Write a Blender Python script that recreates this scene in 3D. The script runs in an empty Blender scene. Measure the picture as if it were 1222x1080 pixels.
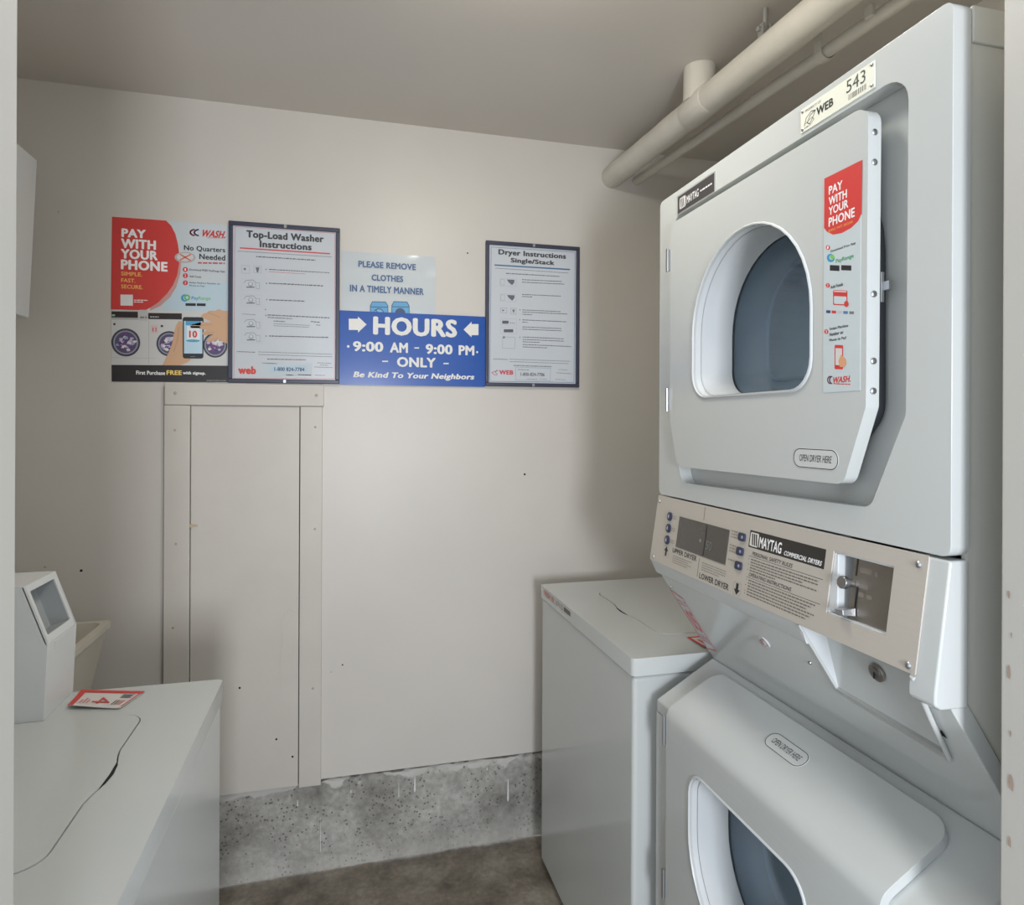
import bpy, bmesh, math, random
from mathutils import Vector, Matrix, noise
S = bpy.context.scene
C = S.collection
PI = math.pi
random.seed(7)

# ------------------------------------------------------------------ camera, world, light, exposure
cam = bpy.data.cameras.new('camera')
cam.sensor_fit = 'HORIZONTAL'; cam.sensor_width = 36.0
cam.lens = 775.0 / 1222.0 * 36.0
cam.shift_y = -33.0 / 1222.0
cam.clip_start = 0.02
camo = bpy.data.objects.new('camera', cam); C.objects.link(camo)
yaw = math.atan(201 / 775.0)
camo.matrix_world = Matrix.Translation((0, 0, 1.41)) @ Matrix.Rotation(-yaw, 4, 'Z') @ Matrix.Rotation(PI / 2, 4, 'X') @ Matrix.Rotation(math.radians(0.25), 4, 'Z')
S.camera = camo

w = bpy.data.worlds.new('world'); S.world = w; w.use_nodes = True
bg = w.node_tree.nodes['Background']
bg.inputs[0].default_value = (0.85, 0.91, 1.0, 1); bg.inputs[1].default_value = 0.9

def area(name, loc, target, sx, sy, power, col):
    l = bpy.data.lights.new(name, 'AREA'); l.shape = 'RECTANGLE'; l.size = sx; l.size_y = sy
    l.energy = power; l.color = col
    o = bpy.data.objects.new(name, l); C.objects.link(o); o.location = loc
    o.rotation_euler = (Vector(target) - Vector(loc)).to_track_quat('-Z', 'Y').to_euler()
    return o
area('daylight', (0.17, -1.35, 1.25), (0.2, 2.1, 1.15), 0.30, 0.62, 25, (0.90, 0.93, 1.0))

LAMP = (0.31, 1.06)
vs = S.view_settings
S.display_settings.display_device = 'sRGB'
vs.view_transform = 'Standard'; vs.look = 'None'; vs.gamma = 1.0; vs.use_curve_mapping = False
vs.exposure = 0.78

# ------------------------------------------------------------------ materials
MATS = {}
def lin(c):
    return tuple(((x / 255.0) / 12.92 if x / 255.0 <= 0.04045 else ((x / 255.0 + 0.055) / 1.055) ** 2.4) for x in c)
def mat(name, rgb, rough=0.5, metal=0.0, bump=0.0, bscale=60.0, var=0.0, vscale=4.0, coat=0.0, spec=0.5, emit=None, aniso=None):
    if name in MATS: return MATS[name]
    m = bpy.data.materials.new(name); m.use_nodes = True
    nt = m.node_tree; b = nt.nodes['Principled BSDF']
    col = lin(rgb) + (1,)
    b.inputs['Base Color'].default_value = col
    b.inputs['Roughness'].default_value = rough
    b.inputs['Metallic'].default_value = metal
    b.inputs['Specular IOR Level'].default_value = spec
    b.inputs['Coat Weight'].default_value = coat
    b.inputs['Coat Roughness'].default_value = 0.08
    tc = nt.nodes.new('ShaderNodeTexCoord')
    if var:
        n = nt.nodes.new('ShaderNodeTexNoise'); n.inputs['Scale'].default_value = vscale; n.inputs['Detail'].default_value = 6
        nt.links.new(tc.outputs['Object'], n.inputs['Vector'])
        r = nt.nodes.new('ShaderNodeValToRGB')
        r.color_ramp.elements[0].position = 0.3; r.color_ramp.elements[1].position = 0.7
        r.color_ramp.elements[0].color = tuple(x * (1 - var) for x in col[:3]) + (1,)
        r.color_ramp.elements[1].color = tuple(min(1, x * (1 + var * 0.6)) for x in col[:3]) + (1,)
        nt.links.new(n.outputs['Fac'], r.inputs['Fac']); nt.links.new(r.outputs['Color'], b.inputs['Base Color'])
    if bump:
        n = nt.nodes.new('ShaderNodeTexNoise'); n.inputs['Scale'].default_value = bscale; n.inputs['Detail'].default_value = 4
        src = tc.outputs['Object']
        if aniso:
            mp = nt.nodes.new('ShaderNodeMapping'); mp.inputs['Scale'].default_value = aniso
            nt.links.new(src, mp.inputs['Vector']); src = mp.outputs['Vector']
        nt.links.new(src, n.inputs['Vector'])
        bp = nt.nodes.new('ShaderNodeBump'); bp.inputs['Strength'].default_value = bump; bp.inputs['Distance'].default_value = 0.002
        nt.links.new(n.outputs['Fac'], bp.inputs['Height']); nt.links.new(bp.outputs['Normal'], b.inputs['Normal'])
    if emit:
        b.inputs['Emission Color'].default_value = lin(rgb) + (1,); b.inputs['Emission Strength'].default_value = emit
    MATS[name] = m
    return m

M_wall = mat('wall_paint', (204, 199.5, 192), 0.4, bump=0.3, bscale=9, var=0.03, vscale=3)
M_ceil = mat('ceiling_paint', (212, 206, 198), 0.5, bump=0.15, bscale=14, var=0.03, vscale=2)
M_trim = mat('trim_paint', (198, 193, 184), 0.42, bump=0.2, bscale=30, var=0.03, vscale=8)
M_jamb = mat('jamb_paint', (182, 180, 173), 0.45, bump=0.2, bscale=25, var=0.03, vscale=6)
M_white = mat('appliance_enamel', (194, 198, 196), 0.16, bump=0.03, bscale=120, coat=0.25, var=0.01)
M_panelw = mat('dryer_side_enamel', (204, 205, 197), 0.32, bump=0.05, bscale=100, var=0.01)
M_plastic = mat('white_plastic', (201, 205, 206), 0.3, var=0.01)
M_hatch = mat('meter_box_paint', (216, 219, 218), 0.35, bump=0.1, bscale=80, var=0.015)
M_pipe = mat('pipe_paint', (212, 208, 197), 0.5, bump=0.5, bscale=35, var=0.08, vscale=9)
M_plate = mat('brushed_panel', (196, 190, 180), 0.38, metal=0.25, bump=0.1, bscale=200, aniso=(1, 0.05, 1), var=0.015)
M_steel = mat('steel', (158, 152, 144), 0.32, metal=0.85, bump=0.1, bscale=90, var=0.1, vscale=18)
M_chrome = mat('chrome', (180, 182, 185), 0.32, metal=1.0, var=0.02)
M_dark = mat('dark_rubber', (40, 44, 48), 0.5, var=0.05)
M_gap = mat('gap_black', (16, 16, 17), 0.8, var=0.05)
M_frame = mat('frame_navy', (58, 62, 80), 0.35, var=0.05, vscale=20)
M_sink = mat('sink_plastic', (205, 200, 186), 0.4, var=0.04)
M_cool = mat('drum_liner', (104, 120, 130), 0.25, var=0.12, vscale=14)
M_drum = mat('drum_steel', (140, 147, 150), 0.3, var=0.22, vscale=9)
M_ground = mat('outside_ground', (120, 118, 112), 0.8, var=0.1)

def glass_mat():
    m = bpy.data.materials.new('door_glass'); m.use_nodes = True; nt = m.node_tree; nt.nodes.clear()
    o = nt.nodes.new('ShaderNodeOutputMaterial'); mix = nt.nodes.new('ShaderNodeMixShader')
    t = nt.nodes.new('ShaderNodeBsdfTransparent'); t.inputs[0].default_value = (0.80, 0.88, 0.94, 1)
    g = nt.nodes.new('ShaderNodeBsdfGlossy'); g.inputs['Roughness'].default_value = 0.03
    lw = nt.nodes.new('ShaderNodeLayerWeight'); lw.inputs['Blend'].default_value = 0.5
    pw = nt.nodes.new('ShaderNodeMath'); pw.operation = 'POWER'; nt.links.new(lw.outputs['Facing'], pw.inputs[0]); pw.inputs[1].default_value = 4.0
    f = nt.nodes.new('ShaderNodeMath'); f.operation = 'MULTIPLY_ADD'; nt.links.new(pw.outputs[0], f.inputs[0]); f.inputs[1].default_value = 0.5; f.inputs[2].default_value = 0.05
    nt.links.new(f.outputs[0], mix.inputs[0]); nt.links.new(t.outputs[0], mix.inputs[1]); nt.links.new(g.outputs[0], mix.inputs[2])
    df = nt.nodes.new('ShaderNodeBsdfDiffuse'); df.inputs[0].default_value = (0.40, 0.47, 0.52, 1)
    m2 = nt.nodes.new('ShaderNodeMixShader'); m2.inputs[0].default_value = 0.10
    nt.links.new(mix.outputs[0], m2.inputs[1]); nt.links.new(df.outputs[0], m2.inputs[2])
    nt.links.new(m2.outputs[0], o.inputs[0]); return m
M_glass = glass_mat()

def concrete(name, base, dark, light, speck, rough, paint_z=None):
    m = bpy.data.materials.new(name); m.use_nodes = True; nt = m.node_tree; b = nt.nodes['Principled BSDF']
    N = nt.nodes.new; L = nt.links.new
    tc = N('ShaderNodeTexCoord')
    n1 = N('ShaderNodeTexNoise'); n1.inputs['Scale'].default_value = 5; n1.inputs['Detail'].default_value = 9; n1.inputs['Roughness'].default_value = 0.65
    L(tc.outputs['Object'], n1.inputs['Vector'])
    r1 = N('ShaderNodeValToRGB'); e = r1.color_ramp.elements
    e[0].position = 0.34; e[0].color = lin(dark) + (1,); e[1].position = 0.66; e[1].color = lin(light) + (1,)
    k = e.new(0.5); k.color = lin(base) + (1,)
    L(n1.outputs['Fac'], r1.inputs['Fac'])
    v = N('ShaderNodeTexVoronoi'); v.inputs['Scale'].default_value = 75
    L(tc.outputs['Object'], v.inputs['Vector'])
    n2 = N('ShaderNodeTexNoise'); n2.inputs['Scale'].default_value = 7; n2.inputs['Detail'].default_value = 5
    L(tc.outputs['Object'], n2.inputs['Vector'])
    lt = N('ShaderNodeMath'); lt.operation = 'LESS_THAN'; L(v.outputs['Distance'], lt.inputs[0]); lt.inputs[1].default_value = 0.24
    gt = N('ShaderNodeMath'); gt.operation = 'GREATER_THAN'; L(n2.outputs['Fac'], gt.inputs[0]); gt.inputs[1].default_value = 0.47
    mu = N('ShaderNodeMath'); mu.operation = 'MULTIPLY'; L(lt.outputs[0], mu.inputs[0]); L(gt.outputs[0], mu.inputs[1])
    mu2 = N('ShaderNodeMath'); mu2.operation = 'MULTIPLY'; L(mu.outputs[0], mu2.inputs[0]); mu2.inputs[1].default_value = speck
    mx = N('ShaderNodeMixRGB'); L(mu2.outputs[0], mx.inputs[0]); L(r1.outputs['Color'], mx.inputs[1]); mx.inputs[2].default_value = lin((78, 74, 68)) + (1,)
    n4 = N('ShaderNodeTexNoise'); n4.inputs['Scale'].default_value = 60; n4.inputs['Detail'].default_value = 6
    L(tc.outputs['Object'], n4.inputs['Vector'])
    mg = N('ShaderNodeMixRGB'); mg.blend_type = 'OVERLAY'; mg.inputs[0].default_value = 0.45
    L(mx.outputs[0], mg.inputs[1]); L(n4.outputs['Fac'], mg.inputs[2])
    out = mg.outputs[0]
    if paint_z:
        sp = N('ShaderNodeSeparateXYZ'); L(tc.outputs['Object'], sp.inputs[0])
        n3 = N('ShaderNodeTexNoise'); n3.inputs['Scale'].default_value = 12; n3.inputs['Detail'].default_value = 8
        L(tc.outputs['Object'], n3.inputs['Vector'])
        # chipped overpaint near the top edge: height + noise
        a = N('ShaderNodeMath'); a.operation = 'MULTIPLY_ADD'; L(n3.outputs['Fac'], a.inputs[0]); a.inputs[1].default_value = 0.13
        L(sp.outputs['Z'], a.inputs[2])
        g2 = N('ShaderNodeMapRange'); L(a.outputs[0], g2.inputs['Value'])
        g2.inputs['From Min'].default_value = paint_z + 0.078; g2.inputs['From Max'].default_value = paint_z + 0.084
        mp = N('ShaderNodeMixRGB'); L(g2.outputs[0], mp.inputs[0]); L(out, mp.inputs[1]); mp.inputs[2].default_value = lin((188, 186, 180)) + (1,)
        # pale mineral bloom near the floor
        a2 = N('ShaderNodeMath'); a2.operation = 'MULTIPLY_ADD'; L(n3.outputs['Fac'], a2.inputs[0]); a2.inputs[1].default_value = -0.14
        L(sp.outputs['Z'], a2.inputs[2])
        g3 = N('ShaderNodeMapRange'); L(a2.outputs[0], g3.inputs['Value'])
        g3.inputs['From Min'].default_value = 0.045; g3.inputs['From Max'].default_value = -0.05; g3.inputs['To Max'].default_value = 0.45
        mp2 = N('ShaderNodeMixRGB'); L(g3.outputs[0], mp2.inputs[0]); L(mp.outputs[0], mp2.inputs[1]); mp2.inputs[2].default_value = lin((176, 174, 168)) + (1,)
        out = mp2.outputs[0]
    L(out, b.inputs['Base Color'])
    b.inputs['Roughness'].default_value = rough
    bp = N('ShaderNodeBump'); bp.inputs['Strength'].default_value = 0.6; bp.inputs['Distance'].default_value = 0.004
    L(n4.outputs['Fac'], bp.inputs['Height']); L(bp.outputs['Normal'], b.inputs['Normal'])
    return m
M_curb = concrete('curb_concrete', (158, 156, 150), (124, 122, 116), (184, 182, 176), 0.75, 0.8, 0.245)
M_floor = concrete('floor_concrete', (122, 114, 102), (84, 76, 66), (152, 145, 132), 0.25, 0.45)

# ------------------------------------------------------------------ mesh helpers
def finish(me, ang=35):
    for p in me.polygons: p.use_smooth = True
    me.set_sharp_from_angle(angle=math.radians(ang))
def obj(name, bm, m, parent=None, bevel=0, seg=2, loc=None, recalc=True, ang=35):
    if recalc: bmesh.ops.recalc_face_normals(bm, faces=bm.faces)
    me = bpy.data.meshes.new(name); bm.to_mesh(me); bm.free()
    for x in (m if isinstance(m, (list, tuple)) else [m]): me.materials.append(x)
    finish(me, ang)
    o = bpy.data.objects.new(name, me); C.objects.link(o)
    if parent: o.parent = parent
    if bevel:
        b = o.modifiers.new('bevel', 'BEVEL'); b.width = bevel; b.segments = seg; b.limit_method = 'ANGLE'; b.angle_limit = math.radians(38)
        b.harden_normals = True
    return o
def thing(name, label, cat, loc=(0, 0, 0), group=None, kind=None):
    o = bpy.data.objects.new(name, None); C.objects.link(o); o.location = loc; o.empty_display_size = 0.1
    o['label'] = label
    if cat: o['category'] = cat
    if group: o['group'] = group
    if kind: o['kind'] = kind
    return o
def struct(o, label):
    o['kind'] = 'structure'; o['label'] = label; return o
def tag(o, label, cat, group=None):
    o['label'] = label; o['category'] = cat
    if group: o['group'] = group
    return o
def settle(root):
    """move an Empty to its base without moving its children (built in room coordinates)"""
    for ch in root.children: ch.matrix_parent_inverse = Matrix.Translation(-Vector(root.location))
def box(bm, a, b):
    (x0, y0, z0), (x1, y1, z1) = a, b
    v = [bm.verts.new(p) for p in [(x0, y0, z0), (x1, y0, z0), (x1, y1, z0), (x0, y1, z0), (x0, y0, z1), (x1, y0, z1), (x1, y1, z1), (x0, y1, z1)]]
    for f in [(0, 3, 2, 1), (4, 5, 6, 7), (0, 1, 5, 4), (1, 2, 6, 5), (2, 3, 7, 6), (3, 0, 4, 7)]: bm.faces.new([v[i] for i in f])
def BX(*boxes):
    bm = bmesh.new()
    for a, b in boxes: box(bm, a, b)
    return bm
def prism(bm, outer, holes, mp, d0, d1, inner_back=None):
    """flat slab: 2-D outline with holes, mapped by mp(a,b,d); d0 = front depth, d1 = back depth"""
    rings = []
    for d in (d0, d1):
        edges = []; rr = []
        for loop in [outer] + list(holes):
            vs_ = [bm.verts.new(mp(a, b, d)) for a, b in loop]
            edges += [bm.edges.new((vs_[i], vs_[(i + 1) % len(vs_)])) for i in range(len(vs_))]
            rr.append(vs_)
        rings.append(rr)
        bmesh.ops.triangle_fill(bm, use_beauty=True, use_dissolve=False, edges=edges)
    for r0, r1 in zip(*rings):
        n = len(r0)
        for i in range(n): bm.faces.new((r0[i], r0[(i + 1) % n], r1[(i + 1) % n], r1[i]))
def extr(bm, prof, y0, y1):
    """extrude an (x,z) profile along y"""
    a = [bm.verts.new((x, y0, z)) for x, z in prof]; b = [bm.verts.new((x, y1, z)) for x, z in prof]
    n = len(prof)
    for i in range(n): bm.faces.new((a[i], a[(i + 1) % n], b[(i + 1) % n], b[i]))
    bm.faces.new(a); bm.faces.new(b[::-1])
def rounded(pts, radii, seg=6):
    """round the corners of a polygon"""
    out = []; n = len(pts)
    if not isinstance(radii, (list, tuple)): radii = [radii] * n
    for i in range(n):
        p = Vector(pts[i]); a = Vector(pts[i - 1]); c = Vector(pts[(i + 1) % n]); r = radii[i]
        if r <= 0: out.append(tuple(p)); continue
        u = (a - p).normalized(); v = (c - p).normalized()
        th = u.angle(v); t = min(r / math.tan(th / 2), (a - p).length * 0.49, (c - p).length * 0.49)
        r2 = t * math.tan(th / 2); cen = p + (u + v).normalized() * (r2 / math.sin(th / 2))
        p0 = p + u * t; p1 = p + v * t
        a0 = math.atan2(p0.y - cen.y, p0.x - cen.x); a1 = math.atan2(p1.y - cen.y, p1.x - cen.x)
        da = (a1 - a0 + PI) % (2 * PI) - PI
        for k in range(seg + 1):
            q = a0 + da * k / seg; out.append((cen.x + r2 * math.cos(q), cen.y + r2 * math.sin(q)))
    return out
def rrect(a0, b0, a1, b1, r, seg=5): return rounded([(a0, b0), (a1, b0), (a1, b1), (a0, b1)], r, seg)
def circ(cx, cy, r, n=32, ry=None): return [(cx + r * math.cos(2 * PI * i / n), cy + (ry or r) * math.sin(2 * PI * i / n)) for i in range(n)]
def loft(bm, loops, cap0=False, cap1=False):
    L_ = [[bm.verts.new(p) for p in lp] for lp in loops]
    for a, b in zip(L_[:-1], L_[1:]):
        n = len(a)
        for i in range(n): bm.faces.new((a[i], a[(i + 1) % n], b[(i + 1) % n], b[i]))
    if cap0: bm.faces.new(L_[0][::-1])
    if cap1: bm.faces.new(L_[-1])
def tube(bm, pts, r, n=16, caps=True):
    """tube through points, r a number or list"""
    pts = [Vector(p) for p in pts]; loops = []
    up = None
    for i, p in enumerate(pts):
        d = ((pts[min(i + 1, len(pts) - 1)] - pts[max(i - 1, 0)])).normalized()
        if up is None: up = Vector((0, 0, 1)) if abs(d.z) < 0.9 else Vector((1, 0, 0))
        s_ = d.cross(up).normalized(); t_ = s_.cross(d).normalized(); up = t_
        rr = r[i] if isinstance(r, (list, tuple)) else r
        loops.append([p + (s_ * math.cos(2 * PI * k / n) + t_ * math.sin(2 * PI * k / n)) * rr for k in range(n)])
    loft(bm, loops, caps, caps)
def disc(bm, c, axis, r, h, n=20, dome=0.0):
    """short cylinder at c pointing along axis"""
    ax = Vector(axis).normalized(); up = Vector((0, 0, 1)) if abs(ax.z) < 0.9 else Vector((1, 0, 0))
    s_ = ax.cross(up).normalized(); t_ = ax.cross(s_).normalized(); c = Vector(c)
    ring = lambda d, q: [c + ax * d + (s_ * math.cos(2 * PI * k / n) + t_ * math.sin(2 * PI * k / n)) * q for k in range(n)]
    loops = [ring(0, r), ring(h, r)]
    if dome: loops += [ring(h + dome * 0.7, r * 0.7), ring(h + dome, r * 0.25)]
    loft(bm, loops, True, True)

# ------------------------------------------------------------------ flat print
class Frame:
    def __init__(s, o, r, u):
        s.o = Vector(o); s.r = Vector(r).normalized(); s.u = Vector(u).normalized(); s.n = s.r.cross(s.u).normalized()
    def __call__(s, a, b, d=0.0): return s.o + s.r * a + s.u * b + s.n * d
_txt = {}
def text_mesh(body, bold, res=3):
    bold = bold * 1.0
    k = (body, bold)
    if k in _txt: return _txt[k]
    cu = bpy.data.curves.new('t', 'FONT'); cu.body = body; cu.size = 1.0; cu.resolution_u = res; cu.space_character = 1.0 + bold * 2.2
    o = bpy.data.objects.new('t', cu); me = bpy.data.meshes.new_from_object(o)
    vs_ = [(v.co.x, v.co.y) for v in me.vertices]; fs = [tuple(p.vertices) for p in me.polygons]
    bpy.data.objects.remove(o); bpy.data.curves.remove(cu); bpy.data.meshes.remove(me)
    _txt[k] = (vs_, fs); return _txt[k]
class Print:
    """flat printing gathered into one mesh lying on a frame; conv maps artwork units to the frame's metres"""
    def __init__(s, frame, conv=None, base=0.0004, step=0.00012):
        s.f = frame; s.conv = conv or (lambda a, b: (a, b)); s.v = []; s.p = []; s.m = []; s.mats = []; s.z = base; s.step = step
    def mi(s, rgb):
        m = mat('ink_%d_%d_%d' % rgb, rgb, 0.45, var=0.02)
        if m not in s.mats: s.mats.append(m)
        return s.mats.index(m)
    def poly(s, pts, rgb, layer=0):
        i0 = len(s.v); d = s.z + layer * s.step
        for a, b in pts: s.v.append(s.f(*s.conv(a, b), d))
        s.p.append(tuple(range(i0, i0 + len(pts)))); s.m.append(s.mi(rgb))
    def rect(s, x0, y0, x1, y1, rgb, layer=0): s.poly([(x0, y0), (x1, y0), (x1, y1), (x0, y1)], rgb, layer)
    def circle(s, cx, cy, r, rgb, layer=0, ry=None, n=28): s.poly(circ(cx, cy, r, n, ry), rgb, layer)
    def stroke(s, pts, wd, rgb, layer=0, closed=False):
        pts = list(pts); n = len(pts)
        for i in range(n if closed else n - 1):
            (x0, y0), (x1, y1) = pts[i], pts[(i + 1) % n]; L_ = math.hypot(x1 - x0, y1 - y0) or 1
            nx, ny = -(y1 - y0) / L_ * wd / 2, (x1 - x0) / L_ * wd / 2; ex, ey = (x1 - x0) / L_ * wd * .3, (y1 - y0) / L_ * wd * .3
            s.poly([(x0 + nx - ex, y0 + ny - ey), (x1 + nx + ex, y1 + ny + ey), (x1 - nx + ex, y1 - ny + ey), (x0 - nx - ex, y0 - ny - ey)], rgb, layer)
    def text(s, body, x0, y0, x1, y1, rgb, bold=0.0, italic=0.0, layer=1):
        """fit text into the box; (x0,y0) is the corner where the text starts at its baseline, (x1,y1) its far top corner"""
        vs_, fs = text_mesh(body, bold)
        ax = min(v[0] for v in vs_); bx = max(v[0] for v in vs_); ay = min(v[1] for v in vs_); by = max(v[1] for v in vs_)
        i0 = len(s.v); d = s.z + layer * s.step; k = s.mi(rgb)
        xm, ym_ = (x0 + x1) / 2, (y0 + y1) / 2; A0 = s.conv(x0, ym_)[0]; A1 = s.conv(x1, ym_)[0]; B0 = s.conv(xm, y0)[1]; B1 = s.conv(xm, y1)[1]; sg = 1 if (A1 - A0) > 0 else -1
        hh = (y1 - y0); B = bold * 1.5
        for n_, (ox, oy) in enumerate([(0, 0)] if not bold else [(B, 0), (-B, 0), (0, B * .7), (0, -B * .7), (B * .7, B * .5), (-B * .7, -B * .5), (B * .7, -B * .5), (-B * .7, B * .5)]):
            i0 = len(s.v)
            for x, y in vs_:
                fx = (x + ox - ax + B) / (bx - ax + 2 * B); fy = (y + oy - ay + B * .7) / (by - ay + 1.4 * B)
                s.v.append(s.f(A0 + fx * (A1 - A0) + sg * italic * (fy - .5) * abs(B1 - B0), B0 + fy * (B1 - B0), d + n_ * 2e-6))
            for f in fs: s.p.append(tuple(i0 + q for q in f)); s.m.append(k)
    def greek(s, x0, y0, x1, y1, rgb, layer=1, seed=0):
        """a line of print too small to read: word-length dashes"""
        rnd = random.Random(seed * 31 + int(abs(y0) * 997) % 1000 + int(abs(x0) * 13)); h = y1 - y0; x = x0; sg = 1 if x1 > x0 else -1
        while (x1 - x) * sg > 0:
            wd = abs(h) * rnd.uniform(1.2, 4.2); e = x + sg * wd
            if (x1 - e) * sg < 0: e = x1
            s.rect(x, y0, e, y1, rgb, layer); x = e + sg * abs(h) * 0.6
    def build(s, parent, name='print'):
        me = bpy.data.meshes.new(name); me.from_pydata([tuple(v) for v in s.v], [], s.p)
        for m in s.mats: me.materials.append(m)
        for p, k in zip(me.polygons, s.m): p.material_index = k
        # face every polygon outward
        bm = bmesh.new(); bm.from_mesh(me); bm.normal_update()
        for f in bm.faces:
            if f.normal.dot(s.f.n) < 0: f.normal_flip()
        bm.to_mesh(me); bm.free()
        o = bpy.data.objects.new(name, me); C.objects.link(o); o.parent = parent
        return o

# ================================================================== THE ROOM
XL, XR, YF, YB, ZC = -0.93, 1.42, 0.38, 2.146, 2.392
# floor with slight unevenness
bm = bmesh.new(); nx, ny = 50, 70
gv = [[bm.verts.new((XL - .1 + (XR - XL + .2) * i / nx, -3.0 + (YB + 3.1) * j / ny, 0.003 * (noise.noise(Vector((i * .35, j * .35, 0))) - 0.5) - .001)) for j in range(ny + 1)] for i in range(nx + 1)]
for i in range(nx):
    for j in range(ny): bm.faces.new((gv[i][j], gv[i + 1][j], gv[i + 1][j + 1], gv[i][j + 1]))
struct(obj('floor', bm, M_floor), 'worn dark grey-brown concrete floor')
# back wall board above the concrete curb
bm = BX(((XL - .1, YB, 0.283), (XR + .1, YB + .09, ZC + .05)))
wall_back = struct(obj('wall_back', bm, M_wall), 'off-white painted back wall behind the posters')
struct(obj('wall_left', BX(((XL - .1, YF, 0), (XL, YB, ZC + .05))), M_wall), 'off-white left wall behind the washer')
struct(obj('wall_right', BX(((XR, YF, 0), (XR + .1, YB, ZC + .05))), M_wall), 'off-white right wall behind the stacked dryer')
struct(obj('ceiling', BX(((XL - .1, YF, ZC), (XR + .1, YB + .05, ZC + .1))), M_ceil), 'beige painted ceiling')
DX0, DX1 = -0.2185, 0.655
wf = BX(((XL - .1, YF, 0), (DX0 - .02, 0.51, ZC)), ((DX1 + .02, YF, 0), (XR + .1, 0.51, ZC)), ((DX0 - .02, YF, 2.08), (DX1 + .02, 0.51, ZC)))
struct(obj('wall_front', wf, M_wall), 'wall around the doorway the room is seen through')
# doorway lining
dw = thing('door_2', 'pale painted doorway jambs at the left and right edges of the view', None, (0.2, 0.45, 0), kind='structure')
for x0, x1 in ((DX0 - .02, DX0), (DX1, DX1 + .02)):
    obj('jamb', BX(((x0, YF - .012, 0), (x1, 0.52, 2.06))), M_jamb, dw, bevel=.002)
obj('door_head', BX(((DX0 - .02, YF - .012, 2.06), (DX1 + .02, 0.52, 2.08))), M_jamb, dw, bevel=.002)
# chips of missing paint on the right jamb
random.seed(5)
bm = bmesh.new()
for (z, r) in ((1.24, .006), (1.20, .004), (1.16, .010), (1.10, .005), (1.05, .012), (0.99, .008), (0.90, .012), (.84, .005), (.80, .007)):
    y = 0.511 + random.uniform(-.004, .003)
    pts = [(y + r * .22 * math.cos(t) * random.uniform(.5, 1.1), z + r * .9 * math.sin(t) * random.uniform(.6, 1.1)) for t in [k * PI / 4 for k in range(8)]]
    bm.faces.new([bm.verts.new((DX1 - .0006, a, b)) for a, b in pts])
obj('paint_chips', bm, mat('bare_wood', (158, 138, 122), .7, var=.2, vscale=80), dw)['kind'] = 'stuff'
settle(dw)

# concrete curb: rough face, subdivided and displaced
bm = bmesh.new(); nx, nz = 260, 34; xa, xb = XL - .05, XR + .05; zt = 0.273
def curb_y(x, z):
    v = Vector((x * 9, z * 9, 2.0)); f = 0.006 * noise.noise(v) + 0.003 * noise.noise(v * 5)
    chip = 0.012 * max(0, (z - (zt - .02)) / .02) ** 2 * (0.5 + noise.noise(Vector((x * 22, 0, 5))))
    foot = -0.012 * max(0, (0.035 - z) / .035) ** 2
    return YB + 0.004 + f + chip + foot
gv = []
for i in range(nx + 1):
    x = xa + (xb - xa) * i / nx; top = zt + 0.008 * noise.noise(Vector((x * 14, 1, 1))) + 0.003 * noise.noise(Vector((x * 60, 1, 1)))
    gv.append([bm.verts.new((x, curb_y(x, top * j / nz), top * j / nz)) for j in range(nz + 1)])
for i in range(nx):
    for j in range(nz): bm.faces.new((gv[i][j], gv[i][j + 1], gv[i + 1][j + 1], gv[i + 1][j]))
    bm.faces.new((gv[i][nz], bm.verts.new((gv[i][nz].co.x, YB + .09, gv[i][nz].co.z)), bm.verts.new((gv[i + 1][nz].co.x, YB + .09, gv[i + 1][nz].co.z)), gv[i + 1][nz]))
curb = struct(obj('trim_1', bm, M_curb, recalc=False, ang=60), 'rough concrete curb along the foot of the back wall')
# dark gap behind the curb lip
struct(obj('trim_2', BX(((XL - .05, YB + .02, .26), (XR + .05, YB + .085, .30))), M_gap), 'dark gap between wall board and concrete curb')
# white paint runs on the curb
for x, z0, z1, wd in ((.028, .235, .225, .002), (.180, .24, .19, .0012), (.232, .252, .20, .0035), (-.135, .225, .205, .002), (-.065, .16, .05, .001), (.475, .25, .24, .002), (.548, .20, .125, .0035)):
    bm = bmesh.new(); n = 7
    L_ = []; R_ = []
    for k in range(n + 1):
        z = z0 + (z1 - z0) * k / n; q = wd * (.35 + .65 * (k / n)) * (1 if k < n else .4)
        y = min(curb_y(x - q, z), curb_y(x + q, z)) - .0025
        L_.append(bm.verts.new((x - q, y, z))); R_.append(bm.verts.new((x + q, y, z)))
    for k in range(n): bm.faces.new((L_[k], R_[k], R_[k + 1], L_[k + 1]))
    obj('paint_drip', bm, mat('drip_paint', (222, 222, 220), .5, var=.02), curb, recalc=False)

# access hatch on the back wall
d1 = thing('door_1', 'painted access hatch with board frame on the back wall', None, (-.29, YB, .28), kind='structure')
obj('hatch_panel', BX(((-.4447, YB - .010, .276), (-.1335, YB + .001, 1.4635))), M_trim, d1, bevel=.0015)
obj('frame_board', BX(((-.516, YB - .018, 1.4655), (-.0605, YB + .001, 1.533))), M_trim, d1, bevel=.002)
bm = BX(((-.517, YB - .017, .27), (-.4465, YB + .001, 1.4645))); obj('frame_board', bm, M_trim, d1, bevel=.002)
bm = BX(((-.131, YB - .016, .272), (-.0645, YB + .001, 1.4645))); obj('frame_board', bm, M_trim, d1, bevel=.002)
obj('seam', BX(((-.5215, YB - .0015, .3), (-.5175, YB + .001, 1.52))), mat('seam_shadow', (120, 104, 84), .7, var=.1), d1)  # seam beside the left board, its brown shadow put into the colour
obj('gap', BX(((-.1335, YB - .004, .28), (-.1312, YB + .001, 1.464))), M_gap, d1)
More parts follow.
